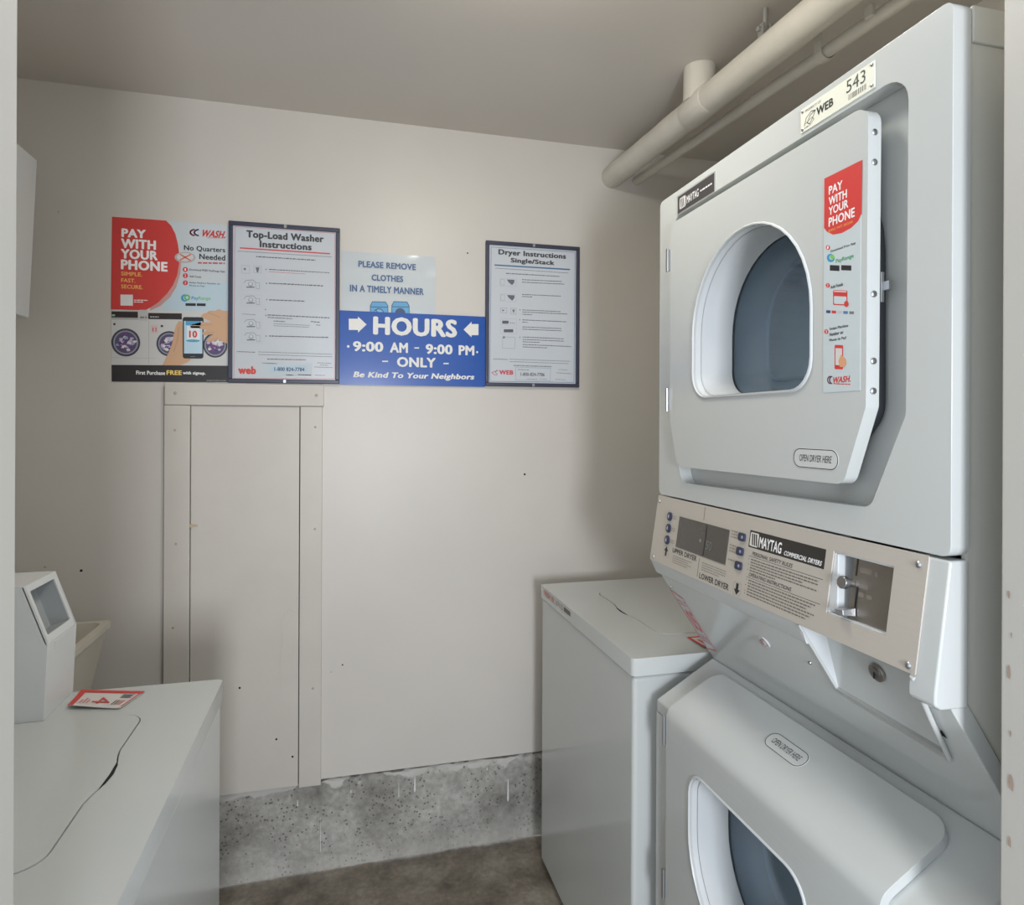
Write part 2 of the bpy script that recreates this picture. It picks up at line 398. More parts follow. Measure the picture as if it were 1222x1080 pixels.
def dot(x, z, r, m, par, y=YB, name='nail_head', h=.0012):
    bm = bmesh.new(); disc(bm, (x, y, z), (0, -1, 0), r, h, 10, h * .5); return obj(name, bm, m, par)
M_nail = mat('painted_nail', (170, 160, 146), .5, var=.05)
for x, z in ((-.487, 1.50), (-.083, 1.50)): dot(x, z, .005, M_nail, d1, YB - .018)
for x, z in ((-.487, 1.39), (-.483, 1.05), (-.49, .80)): dot(x, z, .004, M_nail, d1, YB - .017)
for x, z in ((-.086, 1.40), (-.086, 1.08), (-.09, .58)): dot(x, z, .004, M_nail, d1, YB - .016)
for x, z in ((-.305, .60), (-.198, .43), (-.15, .37)): dot(x, z, .0032, M_gap, d1, YB - .010, 'hole')
# nub on the hatch's left edge, and a painted-over latch plate at its right
bm = bmesh.new(); loft(bm, [[(-.446, YB - .016, 1.108), (-.446, YB - .016, 1.097), (-.446, YB - .011, 1.097), (-.446, YB - .011, 1.108)], [(-.425, YB - .012, 1.104), (-.425, YB - .012, 1.100), (-.425, YB - .0105, 1.100), (-.425, YB - .0105, 1.104)]], True, True)
obj('latch_nub', bm, mat('nub', (176, 160, 130), .5, var=.05), d1)
bm = bmesh.new(); F_ = Frame((0, YB - .010, 0), (1, 0, 0), (0, 0, 1))
out = rounded([(-.178, .81), (-.186, .795), (-.18, .72), (-.188, .70), (-.188, .62), (-.136, .625), (-.136, .815), (-.16, .835)], .008, 4)
prism(bm, out, [], lambda a, b, d: F_(a, b, d), .0028, -.001)
obj('latch_cover', bm, M_trim, d1, bevel=.002, seg=3)
settle(d1)
# marks on the wall
for x, z, r, m, nm in ((.602, 1.2405, .0035, M_gap, 'hole'), (-.738, .98, .004, M_gap, 'hole'), (-.83, .995, .003, M_nail, 'nail_head'), (.0, .64, .0025, M_gap, 'hole'), (-.035, .62, .002, M_nail, 'nail_head'), (.40, 1.985, .0025, M_gap, 'hole'), (-.80, 2.02, .002, M_nail, 'nail_head')):
    dot(x, z, r, m, wall_back, YB, nm, .0008)

# ceiling lamp, just above the frame
cl = thing('ceiling_lamp', 'round frosted ceiling lamp above the middle of the room', 'lamp', (LAMP[0], LAMP[1], ZC))
bm = bmesh.new(); prof = [(.155, ZC), (.155, ZC - .025), (.145, ZC - .03)]
loft(bm, [[(LAMP[0] + r * math.cos(2 * PI * k / 40), LAMP[1] + r * math.sin(2 * PI * k / 40), z) for k in range(40)] for r, z in prof], True, True)
obj('lamp_base', bm, M_plastic, cl)
bm = bmesh.new(); prof = [(.143, ZC - .03), (.14, ZC - .05), (.12, ZC - .075), (.08, ZC - .09), (.02, ZC - .094)]
loft(bm, [[(LAMP[0] + r * math.cos(2 * PI * k / 40), LAMP[1] + r * math.sin(2 * PI * k / 40), z) for k in range(40)] for r, z in prof], False, True)
obj('lamp_glass', bm, mat('lamp_glass', (255, 250, 240), .4, emit=21.0), cl)
settle(cl)

# ================================================================== STACKED DRYER
Y0, Y1 = 0.575, 1.265          # near and far sides
st = thing('stacked_dryer', 'white stacked pair of coin-operated dryers with a metal control panel, on the right', 'dryer', (1.0, .92, 0))
YC, RW = .943, .158            # window centre and radius
def fx(x): return lambda y, z, d: (x - d, y, z)
def fcx(x): return Frame((x, 0, 0), (0, -1, 0), (0, 0, 1))       # a = -y, b = z

def arch(zc, flat, r=RW, rc=.045, flip=False, n=20, sc=1.0):
    """window outline: half circle plus a straight-sided foot with rounded corners; counter-clockwise in (y,z)"""
    s_ = -1 if flip else 1
    pts = [(r * math.cos(PI * k / n), r * math.sin(PI * k / n)) for k in range(n + 1)]
    for k in range(7):
        t = PI + (PI / 2) * k / 6; pts.append((-r + rc + rc * math.cos(t), -flat + rc + rc * math.sin(t)))
    for k in range(7):
        t = 1.5 * PI + (PI / 2) * k / 6; pts.append((r - rc + rc * math.cos(t), -flat + rc + rc * math.sin(t)))
    cz = (r - flat) / 2
    return [(YC + p * sc, zc + s_ * (cz + (q - cz) * sc)) for p, q in pts]

ZU, ZL, FLAT = 1.578, .646, .114
# --- upper front frame with the door recess
rec = rounded([(1.205, 1.836), (.634, 1.836), (.636, 1.425), (.690, 1.306), (1.168, 1.296), (1.207, 1.405)], [.03, .035, .02, .02, .025, .02], 6)
bm = bmesh.new()
outer = rrect(Y0, 1.264, Y1, 1.886, .012, 4)
prism(bm, outer, [rec], fx(.653), 0, -.026)
upf = obj('upper_front_frame', bm, M_white, st, bevel=.007, seg=3)
bm = bmesh.new(); prism(bm, rrect(Y0 + .02, 1.275, Y1 - .02, 1.875, .01, 2), [circ(.943, 1.578, .205, 40)], fx(.6795), 0, -.012)
obj('upper_recess_panel', bm, M_white, upf)
bm = BX(((.664, .6335, 1.586), (.673, .6352, 1.607)))
obj('latch_hole', bm, M_gap, upf)
# --- shell
bm = bmesh.new()
side = [(.679, 1.881), (.679, 1.094), (.800, .886), (.674, .808), (.674, 0.02), (1.37, .02), (1.37, 1.881)]
prism(bm, side, [], lambda a, b, d: (a, d, b), Y0 + .0035, Y0 + .010)
prism(bm, side, [], lambda a, b, d: (a, d, b), Y1 - .010, Y1 - .0035)
box(bm, (.680, Y0 + .01, 1.868), (1.37, Y1 - .01, 1.878)); box(bm, (1.36, Y0 + .01, .03), (1.37, Y1 - .01, 1.868))
obj('cabinet_shell', bm, M_panelw, st)
obj('top_rim', BX(((.6815, Y0 + .0005, 1.842), (1.372, Y0 + .006, 1.884)), ((.6815, Y1 - .006, 1.842), (1.372, Y1 - .0005, 1.884)), ((.6815, Y0 + .006, 1.879), (1.372, Y1 - .006, 1.884))), M_panelw, st, bevel=.002)
obj('kick_panel', BX(((.690, Y0 + .012, .0), (.70, Y1 - .012, .10))), M_panelw, st)

# --- a door with its window (tunnel, glass, inner bowl)
def window(parent, zc, xf, flip):
    A = lambda sc, r=RW, flat=FLAT: arch(zc, flat, r, .045, flip, sc=sc)
    ring = lambda x, sc: [(x, y, z) for y, z in A(sc)]
    bm = bmesh.new(); loft(bm, [ring(xf - .0005, 1.036), ring(xf - .0025, 1.026), ring(xf - .003, 1.012), ring(xf + .004, 1.0), ring(xf + .014, .992)])
    obj('window_rim', bm, M_plastic, parent)
    bm = bmesh.new(); loft(bm, [ring(xf + .0145, .988), ring(xf + .05, .978), ring(xf + .078, .965), ring(xf + .078, 1.02)])
    obj('window_tunnel', bm, M_plastic, parent)
    bm = bmesh.new(); prism(bm, A(.985), [], fx(xf + .080), 0, -.003)
    g = obj('window_glass', bm, M_glass, parent)
    bm = bmesh.new(); loft(bm, [ring(xf + .084, .97), ring(xf + .10, .93), ring(xf + .125, .86), ring(xf + .135, .80)])
    obj('glass_bowl', bm, M_cool, parent)
    bm = bmesh.new(); loft(bm, [ring(xf + .135, .80), ring(xf + .130, .775), ring(xf + .135, .75)])
    obj('bowl_ring', bm, mat('bowl_ring', (120, 136, 152), .2, var=.05), parent)
    bm = bmesh.new(); prism(bm, A(.76), [], fx(xf + .136), 0, -.002)
    obj('bowl_base', bm, M_drum, parent)

XD = .640
ud = bmesh.new()
door_out = rounded([(1.1795, 1.818), (.6815, 1.818), (.6835, 1.435), (.7215, 1.333), (1.163, 1.329), (1.194, 1.423), (1.194, 1.80)], [.012, .022, .02, .018, .02, .015, .012], 6)
prism(ud, door_out, [arch(ZU, FLAT)], fx(XD), 0, -.020)
door = obj('upper_door', ud, M_white, st, bevel=.0055, seg=4)
window(door, ZU, XD, False)
bm = bmesh.new(); prism(bm, rounded([(1.17, 1.785), (.6865, 1.785), (.6845, 1.425), (.73, 1.37), (1.14, 1.37), (1.17, 1.41)], [.05, .15, .045, .04, .04, .04], 8), [arch(ZU, FLAT, sc=1.06)], fx(.6605), 0, -.011)
obj('door_seal', bm, M_dark, door, bevel=.004)
for z in (1.783, 1.745, 1.578, 1.493, 1.455):
    bm = bmesh.new(); disc(bm, (.650, .682 + .0012, z), (0, -1, 0), .0042, .0022, 14, .001); obj('screw', bm, M_chrome, door)
bm = BX(((.6600, .6795, 1.568), (.6635, .6815, 1.606))); box(bm, (.6635, .672, 1.583), (.668, .6815, 1.594)); obj('latch_bracket', bm, M_chrome, door)
for z in (1.745, 1.462):
    bm = BX(((.6345, 1.1945, z - .021), (.652, 1.1985, z + .021))); tube(bm, [(.6345, 1.1965, z - .023), (.6345, 1.1965, z + .023)], .0032, 10)
    obj('hinge', bm, M_chrome, door)

# --- sticker column on the upper door
F = Frame((XD, .7590, 1.4560), (0, -1, 0), (0, 0, 1)); SW, SH = .0665, .2945
bm = bmesh.new(); prism(bm, [(0, 0), (SW, 0), (SW, SH), (0, SH)], [], lambda a, b, d: F(a, b, d), .0005, 0)
sk = obj('phone_payment_sticker', bm, mat('sticker_pale', (196, 206, 208), .3, var=.03), st)
sk['label'] = 'narrow phone-payment sticker, red above pale blue, on the upper door'
def cv(px, py):   # artwork units of the close-up: 288 x 1080, left edge leaning
    fx_ = (px - 46) / 165.0; ytop = 125 - 0.54 * (px - 52) if True else 0
    ybot = 1040 - .10 * (px - 40)
    return fx_ * SW, (1 - (py - ytop) / (ybot - ytop)) * SH
p = Print(F, cv, base=.0006)
RED, WHT, BLK, NAVY = (205, 62, 58), (240, 240, 240), (40, 40, 44), (50, 66, 110)
p.poly([(48, 126), (216, 37), (214, 268), (200, 300), (170, 330), (130, 353), (90, 362), (60, 350), (48, 335)], RED, 0)
for t, a, b, c_, d_ in (('PAY', 70, 178, 132, 126), ('WITH', 70, 220, 152, 152), ('YOUR', 70, 262, 158, 205), ('PHONE', 70, 306, 186, 226)):
    h = 36; p.text(t, a, b, c_, b - h - (0 if t != 'PHONE' else 4), WHT, .02, .0)
p.text('SIMPLE. FAST. SECURE.', 68, 330, 180, 320, (235, 170, 80), .01)
for n_, y in (('1', 418), ('2', 580), ('3', 778)):
    p.circle(67 if n_ != '3' else 61, y, 10, RED, 0); p.text(n_, 63 if n_ != '3' else 57, y + 6, 70 if n_ != '3' else 64, y - 6, WHT, 0)
p.text('Download Free App', 80, 421, 190, 408, BLK, .01)
p.circle(80, 462, 18, (60, 150, 190), 0); p.circle(84, 460, 10, (196, 206, 208), 1); p.circle(88, 457, 10, (120, 190, 90), 2)
p.text('PayRange', 104, 474, 182, 452, (80, 160, 120), .015)
p.rect(76, 492, 120, 516, BLK, 0); p.rect(128, 490, 172, 512, BLK, 0)
p.text('Add Funds', 80, 586, 136, 572, BLK, .015)
p.poly(rrect(92, 598, 156, 662, 5), RED, 0); p.poly(rrect(96, 624, 152, 657, 4), (196, 206, 208), 1); p.poly(rrect(96, 601, 152, 606, 1), (196, 206, 208), 1)
p.circle(152, 655, 10, RED, 2, ry=13)
for i, c_ in enumerate(((60, 70, 120), RED, (190, 190, 190), (90, 120, 170), (120, 120, 120))): p.rect(60 + i * 26, 684 + 2, 80 + i * 26, 698, c_, 0)
for t, y, x1 in (('Swipe Machine', 765, 160), ('Number on', 790, 138), ('Phone to Pay!', 815, 152)): p.text(t, 76, y, x1, y - 15, BLK, .015)
p.poly(rrect(100, 832, 138, 936, 5), RED, 0); p.rect(104, 846, 134, 918, (210, 205, 200), 1)
p.poly([(124, 926), (118, 900), (124, 885), (130, 872), (138, 880), (152, 893), (154, 912), (142, 926)], (214, 160, 120), 2)
p.text('WASH.', 92, 992, 174, 965, RED, .02, .25)
for k, c_ in enumerate(((170, 40, 60), (60, 70, 130))):
    p.stroke([(86 + k * 9 - 18 * math.cos(t), 983 - 17 * math.sin(t)) for t in [-1.2 + .3 * i for i in range(9)]], 5, c_, 0)
p.greek(96, 1000, 172, 996, RED)
p.build(sk)

# OPEN DRYER HERE decals
def open_decal(frame, w_, h_, parent):
    bm = bmesh.new(); o_ = rrect(0, 0, w_, h_, h_ * .48, 8)
    prism(bm, o_, [], lambda a, b, d: frame(a, b, d), .0005, 0)
    k = obj('open_here_decal', bm, mat('decal_face', (202, 205, 203), .3, var=.01), parent)
    q = Print(frame, base=.0006); q.stroke(rrect(.0012, .0012, w_ - .0012, h_ - .0012, h_ * .45, 8), .0011, BLK, 0, True)
    q.text('OPEN DRYER HERE', w_ * .15, h_ * .34, w_ * .86, h_ * .68, BLK, .0, .12); q.build(k)
open_decal(Frame((XD, .8195, 1.3500), (0, -1, 0), (0, 0, 1)), .090, .0285, st)

# asset plate and maker's plate on the frame above the door
F = Frame((.653, .8215, 1.8415), (0, -1, .0), (0, 0, 1)); W_, H_ = .1375, .0345
bm = bmesh.new(); prism(bm, rrect(0, 0, W_, H_, .001, 2), [], lambda a, b, d: F(a, b, d), .0016, 0)
ap = obj('number_plate', bm, mat('plate_cream', (226, 228, 214), .3, var=.01), st); ap['label'] = 'cream plate numbered 543 above the upper door'
p = Print(F, base=.0017)
p.text('543', .090, .0145, .123, .0315, BLK, .0, .0); p.text('WEB', .033, .0105, .066, .0225, BLK, .03, .0)
p.text('PROPERTY OF', .010, .0265, .042, .0300, (90, 90, 90), 0)
random.seed(2); x = .094
while x < .124:
    ww = random.choice((.0008, .0014, .002)); p.rect(x, .004, x + ww, .0115, (120, 118, 110)); x += ww + random.choice((.0008, .0014))
p.stroke([(.008, .008), (.012, .018), (.022, .023), (.030, .021), (.020, .018), (.014, .010), (.019, .006), (.026, .013), (.031, .021)], .0012, BLK)
p.stroke([(.010, .010), (.024, .014), (.028, .009), (.020, .004)], .0008, (90, 90, 90))
p.greek(.008, .0035, .018, .005, (90, 90, 90)); p.build(ap)
for a, b in ((.004, .004), (.004, H_ - .004), (W_ - .004, .004), (W_ - .004, H_ - .004)):
    bm = bmesh.new(); disc(bm, F(a, b, .0014), F.n, .0022, .001, 12, .0006); obj('rivet', bm, M_chrome, ap)
F = Frame((.653, 1.1885, 1.8345), (0, -1, .0), (0, 0, 1)); W_, H_ = .138, .039
bm = bmesh.new(); prism(bm, rrect(0, 0, W_, H_, .001, 2), [], lambda a, b, d: F(a, b, d), .0014, 0)
mp_ = obj('maker_plate', bm, mat('plate_silver', (186, 188, 188), .3, metal=.5, var=.02), st)
p = Print(F, base=.0015); p.rect(.0025, .0025, W_ - .0025, H_ - .0025, (66, 64, 64), 0)
p.poly(rrect(.010, .009, .034, .031, .003), (205, 205, 202), 1)
for k in range(3): p.stroke([(.014 + k * .005, .028), (.017 + k * .005, .012)], .0022, (50, 48, 48), 2)
p.text('MAYTAG', .038, .012, .082, .027, WHT, .01, 0, 1); p.greek(.088, .018, .128, .021, WHT, 1); p.build(mp_)

# --- control console
PT, PB = (.653, 1.262), (.633, 1.125)
con = bmesh.new()
full = [(.6525, 1.2605), (.6335, 1.125), (.647, 1.0965), (.679, 1.0945), (.679, 1.2605)]
short = [(.6525, 1.2605), (.6335, 1.127), (.672, 1.127), (.679, 1.2605)]
YA, YAn = .800, .611                   # ends of the coin vault recess
MY0, MY1 = .6465, .7465                # coin-slide opening
extr(con, full, YA, Y1)
extr(con, [(.6525, 1.2605), (.6322, 1.115), (.6322, 1.101), (.640, 1.0955), (.679, 1.0945), (.679, 1.2605)], Y0, YAn)
extr(con, short, MY1, YA - .0005); extr(con, short, YAn + .0005, MY0)
PF = Frame((PT[0], 1.265, PT[1]), (0, -1, 0), (PT[0] - PB[0], 0, PT[1] - PB[1]))     # a = 1.265-y, b = -distance down
def pp(y, s_, d=0): return PF(1.265 - y, -s_, d)
def slab(bm, y0, y1, s0, s1, d0, d1):
    v = [bm.verts.new(pp(y, s_, d)) for d in (d0, d1) for y, s_ in ((y0, s0), (y1, s0), (y1, s1), (y0, s1))]
    for f in [(0, 1, 2, 3), (7, 6, 5, 4), (0, 4, 5, 1), (1, 5, 6, 2), (2, 6, 7, 3), (3, 7, 4, 0)]: bm.faces.new([v[i] for i in f])
slab(con, MY0, MY1, .001, .0225, -.025, -.001); slab(con, MY0, MY1, .1065, .136, -.025, -.001)
cons = obj('control_console', con, M_white, st, bevel=.003, seg=3)
# metal face plate with opening for the coin slide
bm = bmesh.new(); A0, A1 = .003, .6645
o_ = rrect(A0, -.1375, A1, -.0005, .002, 3); h_ = [(.5185, -.1065), (.6185, -.1065), (.6185, -.0225), (.5185, -.0225)]
prism(bm, o_, [h_], lambda a, b, d: PF(a, b, d), .0022, 0)
fp = obj('face_plate', bm, M_plate, st, bevel=.0007); fp['label'] = 'beige metal control panel with display and coin slide'
for y, s_ in ((1.2531, .013), (1.2465, .1287), (.613, .013), (.6104, .1291)):
    bm = bmesh.new(); disc(bm, pp(y, s_, .0022), PF.n, .0042 if y < 1 else .003, .001, 14, .0022); obj('screw', bm, M_chrome, fp)
# display
bm = bmesh.new(); slab(bm, .9900, 1.1610, .0325, .0928, .0023, .0034); ds = obj('display', bm, mat('display_black', (70, 66, 62), .12, coat=.6, var=.04), fp)
p = Print(PF, base=.0036)
def tx(q, t, y0, y1, s_bot, s_top, rgb=BLK, bold=0., it=0., layer=1): q.text(t, 1.265 - y0, -s_bot, 1.265 - y1, -s_top, rgb, bold, it, layer)
p.stroke([(1.265 - 1.0595, -.034), (1.265 - 1.0605, -.0918)], .0026, (18, 18, 18))
tx(p, '50', 1.056, 1.036, .078, .062, (120, 122, 116)); p.circle(1.265 - 1.076, -.066, .0035, (128, 134, 130)); p.greek(1.265 - 1.09, -.048, 1.265 - 1.068, -.045, (100, 98, 94))
p.build(ds)
# buttons
for y, s_ in ((1.1998, .0381), (1.1986, .0619), (1.1975, .0857)):
    bm = bmesh.new(); disc(bm, pp(y, s_, .0022), PF.n, .0088, .003, 20, .001); b_ = obj('button', bm, mat('button_navy', (48, 52, 78), .35, var=.03), fp)
    q = Print(Frame(pp(y, s_, .0062), PF.r, PF.u), base=.0002); q.poly([(-.003, 0), (0, .005), (.003, 0), (0, -.005)], (190, 190, 196)); q.build(b_)
for y, s_ in ((.9518, .0383), (.9520, .0623), (.9512, .0859)):
    bm = bmesh.new(); prism(bm, rrect(1.265 - y - .009, -s_ - .0068, 1.265 - y + .009, -s_ + .0068, .004, 4), [], lambda a, b, d: PF(a, b, d), .0055, .0022)
    b_ = obj('button', bm, MATS['button_navy'], fp, bevel=.001); q = Print(PF, base=.0056); q.poly(circ(1.265 - y + .003, -s_, .0028, 12), (150, 156, 170)); q.build(b_)
# printing on the plate
p = Print(PF, base=.0023)
p.stroke([(1.265 - 1.0765, -.004), (1.265 - 1.0755, -.0274)], .0012, BLK)
p.stroke([(1.265 - 1.073, -.0985), (1.265 - 1.0725, -.1314)], .0013, BLK)
GR = (150, 144, 134); DG = (112, 107, 99)
tx(p, 'UPPER DRYER', 1.1725, 1.0815, .1060, .0965, BLK, .015)
tx(p, 'LOWER DRYER', 1.0655, .972, .1330, .1225, BLK, .015)
for k in range(4): p.greek(1.265 - 1.168, -.1125 - k * .0042, 1.265 - (1.098 + (k % 2) * .012), -.1105 - k * .0042, GR, seed=k)
for k in range(4): p.greek(1.265 - 1.062, -.1045 - k * .0042, 1.265 - (.985 - (k == 3) * -.02), -.1025 - k * .0042, GR, seed=9 + k)
def arrow(cy, cs, dn):
    g = -1 if dn else 1; a = 1.265 - cy; b = -cs
    p.stroke(rrect(a - .0105, b - .0105, a + .0105, b + .0105, .004, 4), .0006, GR, 0, True)
    p.poly([(a, b + g * .010), (a - .0085, b + g * .001), (a + .0085, b + g * .001)], BLK, 1); p.rect(a - .0035, b - g * .009, a + .0035, b + g * .002, BLK, 1)
arrow(1.1977, .1090, False); arrow(.9489, .1240, True)
for y, s_ in ((1.188, .038), (1.187, .062), (1.186, .086)):
    for k in range(2): p.greek(1.265 - y, -s_ + .001 - k * .004, 1.265 - y + .014, -s_ + .003 - k * .004, GR, seed=k)
for s_ in (.036, .060, .0845):
    for k in range(3 if s_ < .07 else 1): p.greek(1.265 - .985, -s_ + .002 - k * .005, 1.265 - .966, -s_ + .0045 - k * .005, GR, seed=k)
p.rect(1.265 - .9335, -.0508, 1.265 - .7605, -.0232, (48, 45, 42), 0)
a = 1.265 - .9310; p.poly(rrect(a, -.0485, a + .0215, -.0262, .0025), (222, 220, 214), 1)
for k in range(3): p.poly([(a + .003 + k * .0052, -.0282), (a + .0065 + k * .0052, -.0282), (a + .0095 + k * .0052, -.0465), (a + .0065 + k * .0052, -.0465)], (48, 45, 42), 2)
tx(p, 'MAYTAG', .9065, .8520, .0475, .0300, WHT, .02, 0, 2); tx(p, 'COMMERCIAL DRYERS', .845, .7655, .0475, .0405, WHT, .02, .25, 2)
tx(p, 'PERSONAL SAFETY RULES', .9205, .8235, .0628, .0565, BLK, .005, .3); p.stroke([(1.265 - .928, -.0650), (1.265 - .760, -.0650)], .0007, BLK)
tx(p, 'OPERATING INSTRUCTIONS', .9225, .8200, .0965, .0905, BLK, .005, .3); p.stroke([(1.265 - .928, -.0990), (1.265 - .759, -.0990)], .0007, BLK)
for k in range(5): p.greek(1.265 - .922, -.0705 - k * .0044, 1.265 - (.768 + (k == 4) * .09 + (k == 2) * .03), -.0685 - k * .0044, DG, seed=20 + k)
for k in range(6): p.greek(1.265 - .922, -.1040 - k * .0046, 1.265 - (.768 + (k % 3) * .008), -.1020 - k * .0046, DG, seed=40 + k)
for s_ in (.0695, .078, .087, .103, .112, .121, .1255): p.circle(1.265 - .9275, -s_, .0009, BLK, 0, n=8)
p.build(fp)
# coin-slide opening: bright near cheek, steel back plate, knob, lever
bm = bmesh.new(); slab(bm, .7445, .7465, .0226, .1064, -.036, 0); slab(bm, MY0, MY0 + .002, .0226, .1064, -.036, 0)
slab(bm, MY0, MY1, .0226, .0246, -.036, 0); slab(bm, MY0, MY1, .1044, .1064, -.036, 0)
obj('coin_opening_lining', bm, M_plastic, fp)
bm = bmesh.new(); slab(bm, MY0 + .002, .7190, .0246, .1044, -.012, -.007); cp = obj('coin_slide_plate', bm, M_steel, fp, bevel=.0006)
bm = bmesh.new(); slab(bm, .7195, .7445, .0246, .1044, -.036, -.033); obj('coin_slide_back', bm, M_plastic, fp)
bm = bmesh.new()   # angled bright cheek
loft(bm, [[pp(.7450, .0250, -.001), pp(.7415, .0250, -.001), pp(.7400, .0250, -.03), pp(.7450, .0250, -.03)], [pp(.7450, .1010, .001), pp(.7280, .1010, .001), pp(.7260, .1010, -.03), pp(.7450, .1010, -.03)]], True, True)
obj('coin_cheek', bm, M_plastic, fp, bevel=.0015)
bm = bmesh.new(); slab(bm, .7115, .7130, .0250, .0480, -.0072, -.0062); slab(bm, .7060, .7085, .0620, .0960, -.0072, -.0062); obj('coin_slot', bm, M_gap, cp)
bm = bmesh.new(); tube(bm, [pp(.7170, .0590, -.007), pp(.7170, .0590, .003)], .0055, 16); tube(bm, [pp(.7180, .0590, .003), pp(.7180, .0590, .010)], .0085, 18)
obj('coin_knob', bm, M_chrome, cp, bevel=.001)
bm = bmesh.new(); loft(bm, [[pp(.7230, .0930, -.006), pp(.7050, .0880, -.006), pp(.7030, .0990, -.006), pp(.7190, .1010, -.006)], [pp(.7250, .0960, .010), pp(.7080, .0930, .012), pp(.7060, .1000, .012), pp(.7200, .1015, .010)]], True, True)
obj('coin_return', bm, M_chrome, cp, bevel=.001)
p = Print(Frame(pp(1.265, 0, -.007), PF.r, PF.u), base=.0002)
EN = (122, 114, 104)
p.greek(.558, -.042, .588, -.035, EN); p.greek(.560, -.062, .575, -.056, EN); p.greek(.560, -.073, .583, -.067, EN); p.build(cp)

# --- fascia: slanted panel under the console with the coin vault notch
FT, FB = (.655, 1.0965), (.784, .903)
FL = math.hypot(FB[0] - FT[0], FB[1] - FT[1])
FF = Frame((FT[0], 1.265, FT[1]), (0, -1, 0), (FT[0] - FB[0], 0, FT[1] - FB[1]))
def fp_(y, s_, d=0): return FF(1.265 - y, -s_, d)
bm = bmesh.new()
ol = [(Y1 - .0012, 0), (YA, 0), (YA - .001, .083), (.629, .099), (YAn, .0), (Y0 + .0012, 0), (Y0 + .0012, FL + .004), (Y1 - .0012, FL + .004)]
prism(bm, [(1.265 - y, -s_) for y, s_ in ol], [], lambda a, b, d: FF(a, b, d), 0, -.022)
fas = obj('slanted_fascia', bm, M_white, st, bevel=.0025, seg=3)
# vault: far cheek, back plate with lock, lower ledge, near rim
bm = bmesh.new(); F0 = (.6345, 1.126); F1 = fp_(0, .083); F2 = (.679, 1.126); F3 = (.676, 1.098)
tri = [F0, (.6465, 1.0968), (.655, 1.0955), (F1.x, F1.z), (F1.x + .012, F1.z - .002), (.694, 1.10), (.690, 1.126)]
prism(bm, tri, [], lambda a, b, d: (a, d, b), YA - .0015, YA - .0005); obj('vault_cheek', bm, M_plastic, fas)
bm = bmesh.new()
bp0, bp1 = (.6745, 1.127), (F1.x + .0015, F1.z - .001)
bq0, bq1 = (.6745, 1.127), (.7135, 1.0085)
loft(bm, [[(bp0[0], YA - .0015, bp0[1]), (bp1[0], YA - .0015, bp1[1]), (bp1[0] + .006, YA - .0015, bp1[1]), (bp0[0] + .006, YA - .0015, bp0[1])],
          [(bq0[0], YAn, bq0[1]), (bq1[0], YAn + .01, bq1[1]), (bq1[0] + .006, YAn + .01, bq1[1]), (bq0[0] + .006, YAn, bq0[1])]], True, True)
vp = obj('coin_vault_door', bm, M_white, fas)
bm = bmesh.new(); vn = Vector((-.93, 0, -.28 + .6)).normalized(); vn = Vector((-.955, 0, -.296))
c_ = Vector((.6870, .7110, 1.0845)); disc(bm, c_, vn, .0125, .004, 24, .001); lk = obj('vault_lock', bm, M_steel, vp, bevel=.0008)
bm = bmesh.new(); disc(bm, c_ + vn * .005, vn, .0085, .0012, 20); obj('lock_core', bm, M_chrome, vp)
obj('key_slot', BX(((c_.x - .0068, c_.y - .001, c_.z - .008), (c_.x - .0058, c_.y + .001, c_.z + .001))), M_gap, vp)
bm = bmesh.new(); loft(bm, [[fp_(YA, .0815, .003), fp_(YA, .092, .003), fp_(YA, .092, -.004), fp_(YA, .0815, -.004)], [fp_(.628, .0975, .003), fp_(.628, .109, .003), fp_(.628, .109, -.004), fp_(.628, .0975, -.004)]], True, True)
obj('vault_ledge', bm, mat('ledge_grey', (168, 170, 166), .35, var=.02), fas)
bm = bmesh.new(); tube(bm, [(.6325, .605, 1.124), fp_(.612, .028, .006), fp_(.626, .104, .003)], .0032, 10); obj('vault_rim', bm, M_white, fas)
bm = bmesh.new(); tube(bm, [(.634, YA - .001, 1.125), fp_(YA, .083, .001)], .0022, 8); obj('vault_rim', bm, M_white, fas)
bm = bmesh.new(); v = [fp_(.613, .052, .0012), fp_(.611, .064, .0012), fp_(.6225, .062, .0012)]; bm.faces.new([bm.verts.new(q) for q in v]); obj('latch_slot', bm, M_gap, fas)
# indicator lens, screws, sticker
bm = bmesh.new(); c_ = fp_(.9514, .0600, 0); disc(bm, c_, FF.n, .0115, .0018, 24); lb = obj('indicator_bezel', bm, M_plastic, fas)
bm = bmesh.new(); disc(bm, c_ + FF.n * .002, FF.n, .0072, .003, 18, .002); obj('indicator_lens', bm, mat('lens_clear', (176, 160, 158), .12, metal=.4, var=.3, vscale=200), fas)
for y, s_ in ((.8370, .0530), (1.2500, .0350)):
    bm = bmesh.new(); disc(bm, fp_(y, s_, 0), FF.n, .0032, .001, 12, .002); obj('screw', bm, M_chrome, fas)
# warning sticker at the far end of the fascia
F = Frame(fp_(1.262, .205, 0), FF.r, FF.u); bm = bmesh.new()
o_ = [(0, .0), (.045, .012), (.042, .148), (.0, .158)]
prism(bm, o_, [], lambda a, b, d: F(a, b, d), .0005, 0); wk = obj('machine_number_sticker', bm, mat('sticker_grey', (196, 196, 200), .3, var=.03), st)
wk['label'] = 'red-bordered machine number sticker at the far end of the slanted fascia'
p = Print(F, base=.0006); p.stroke(o_, .0030, RED, 0, True)
p.text('05', .008, .055, .039, .112, (206, 90, 92), .02); 
for k in range(3): p.greek(.006, .024 + k * .008, .040, .028 + k * .008, (190, 120, 124), seed=k)
for k in range(2): p.greek(.006, .124 + k * .009, .038, .128 + k * .009, (190, 120, 124), seed=5 + k)
p.build(wk)

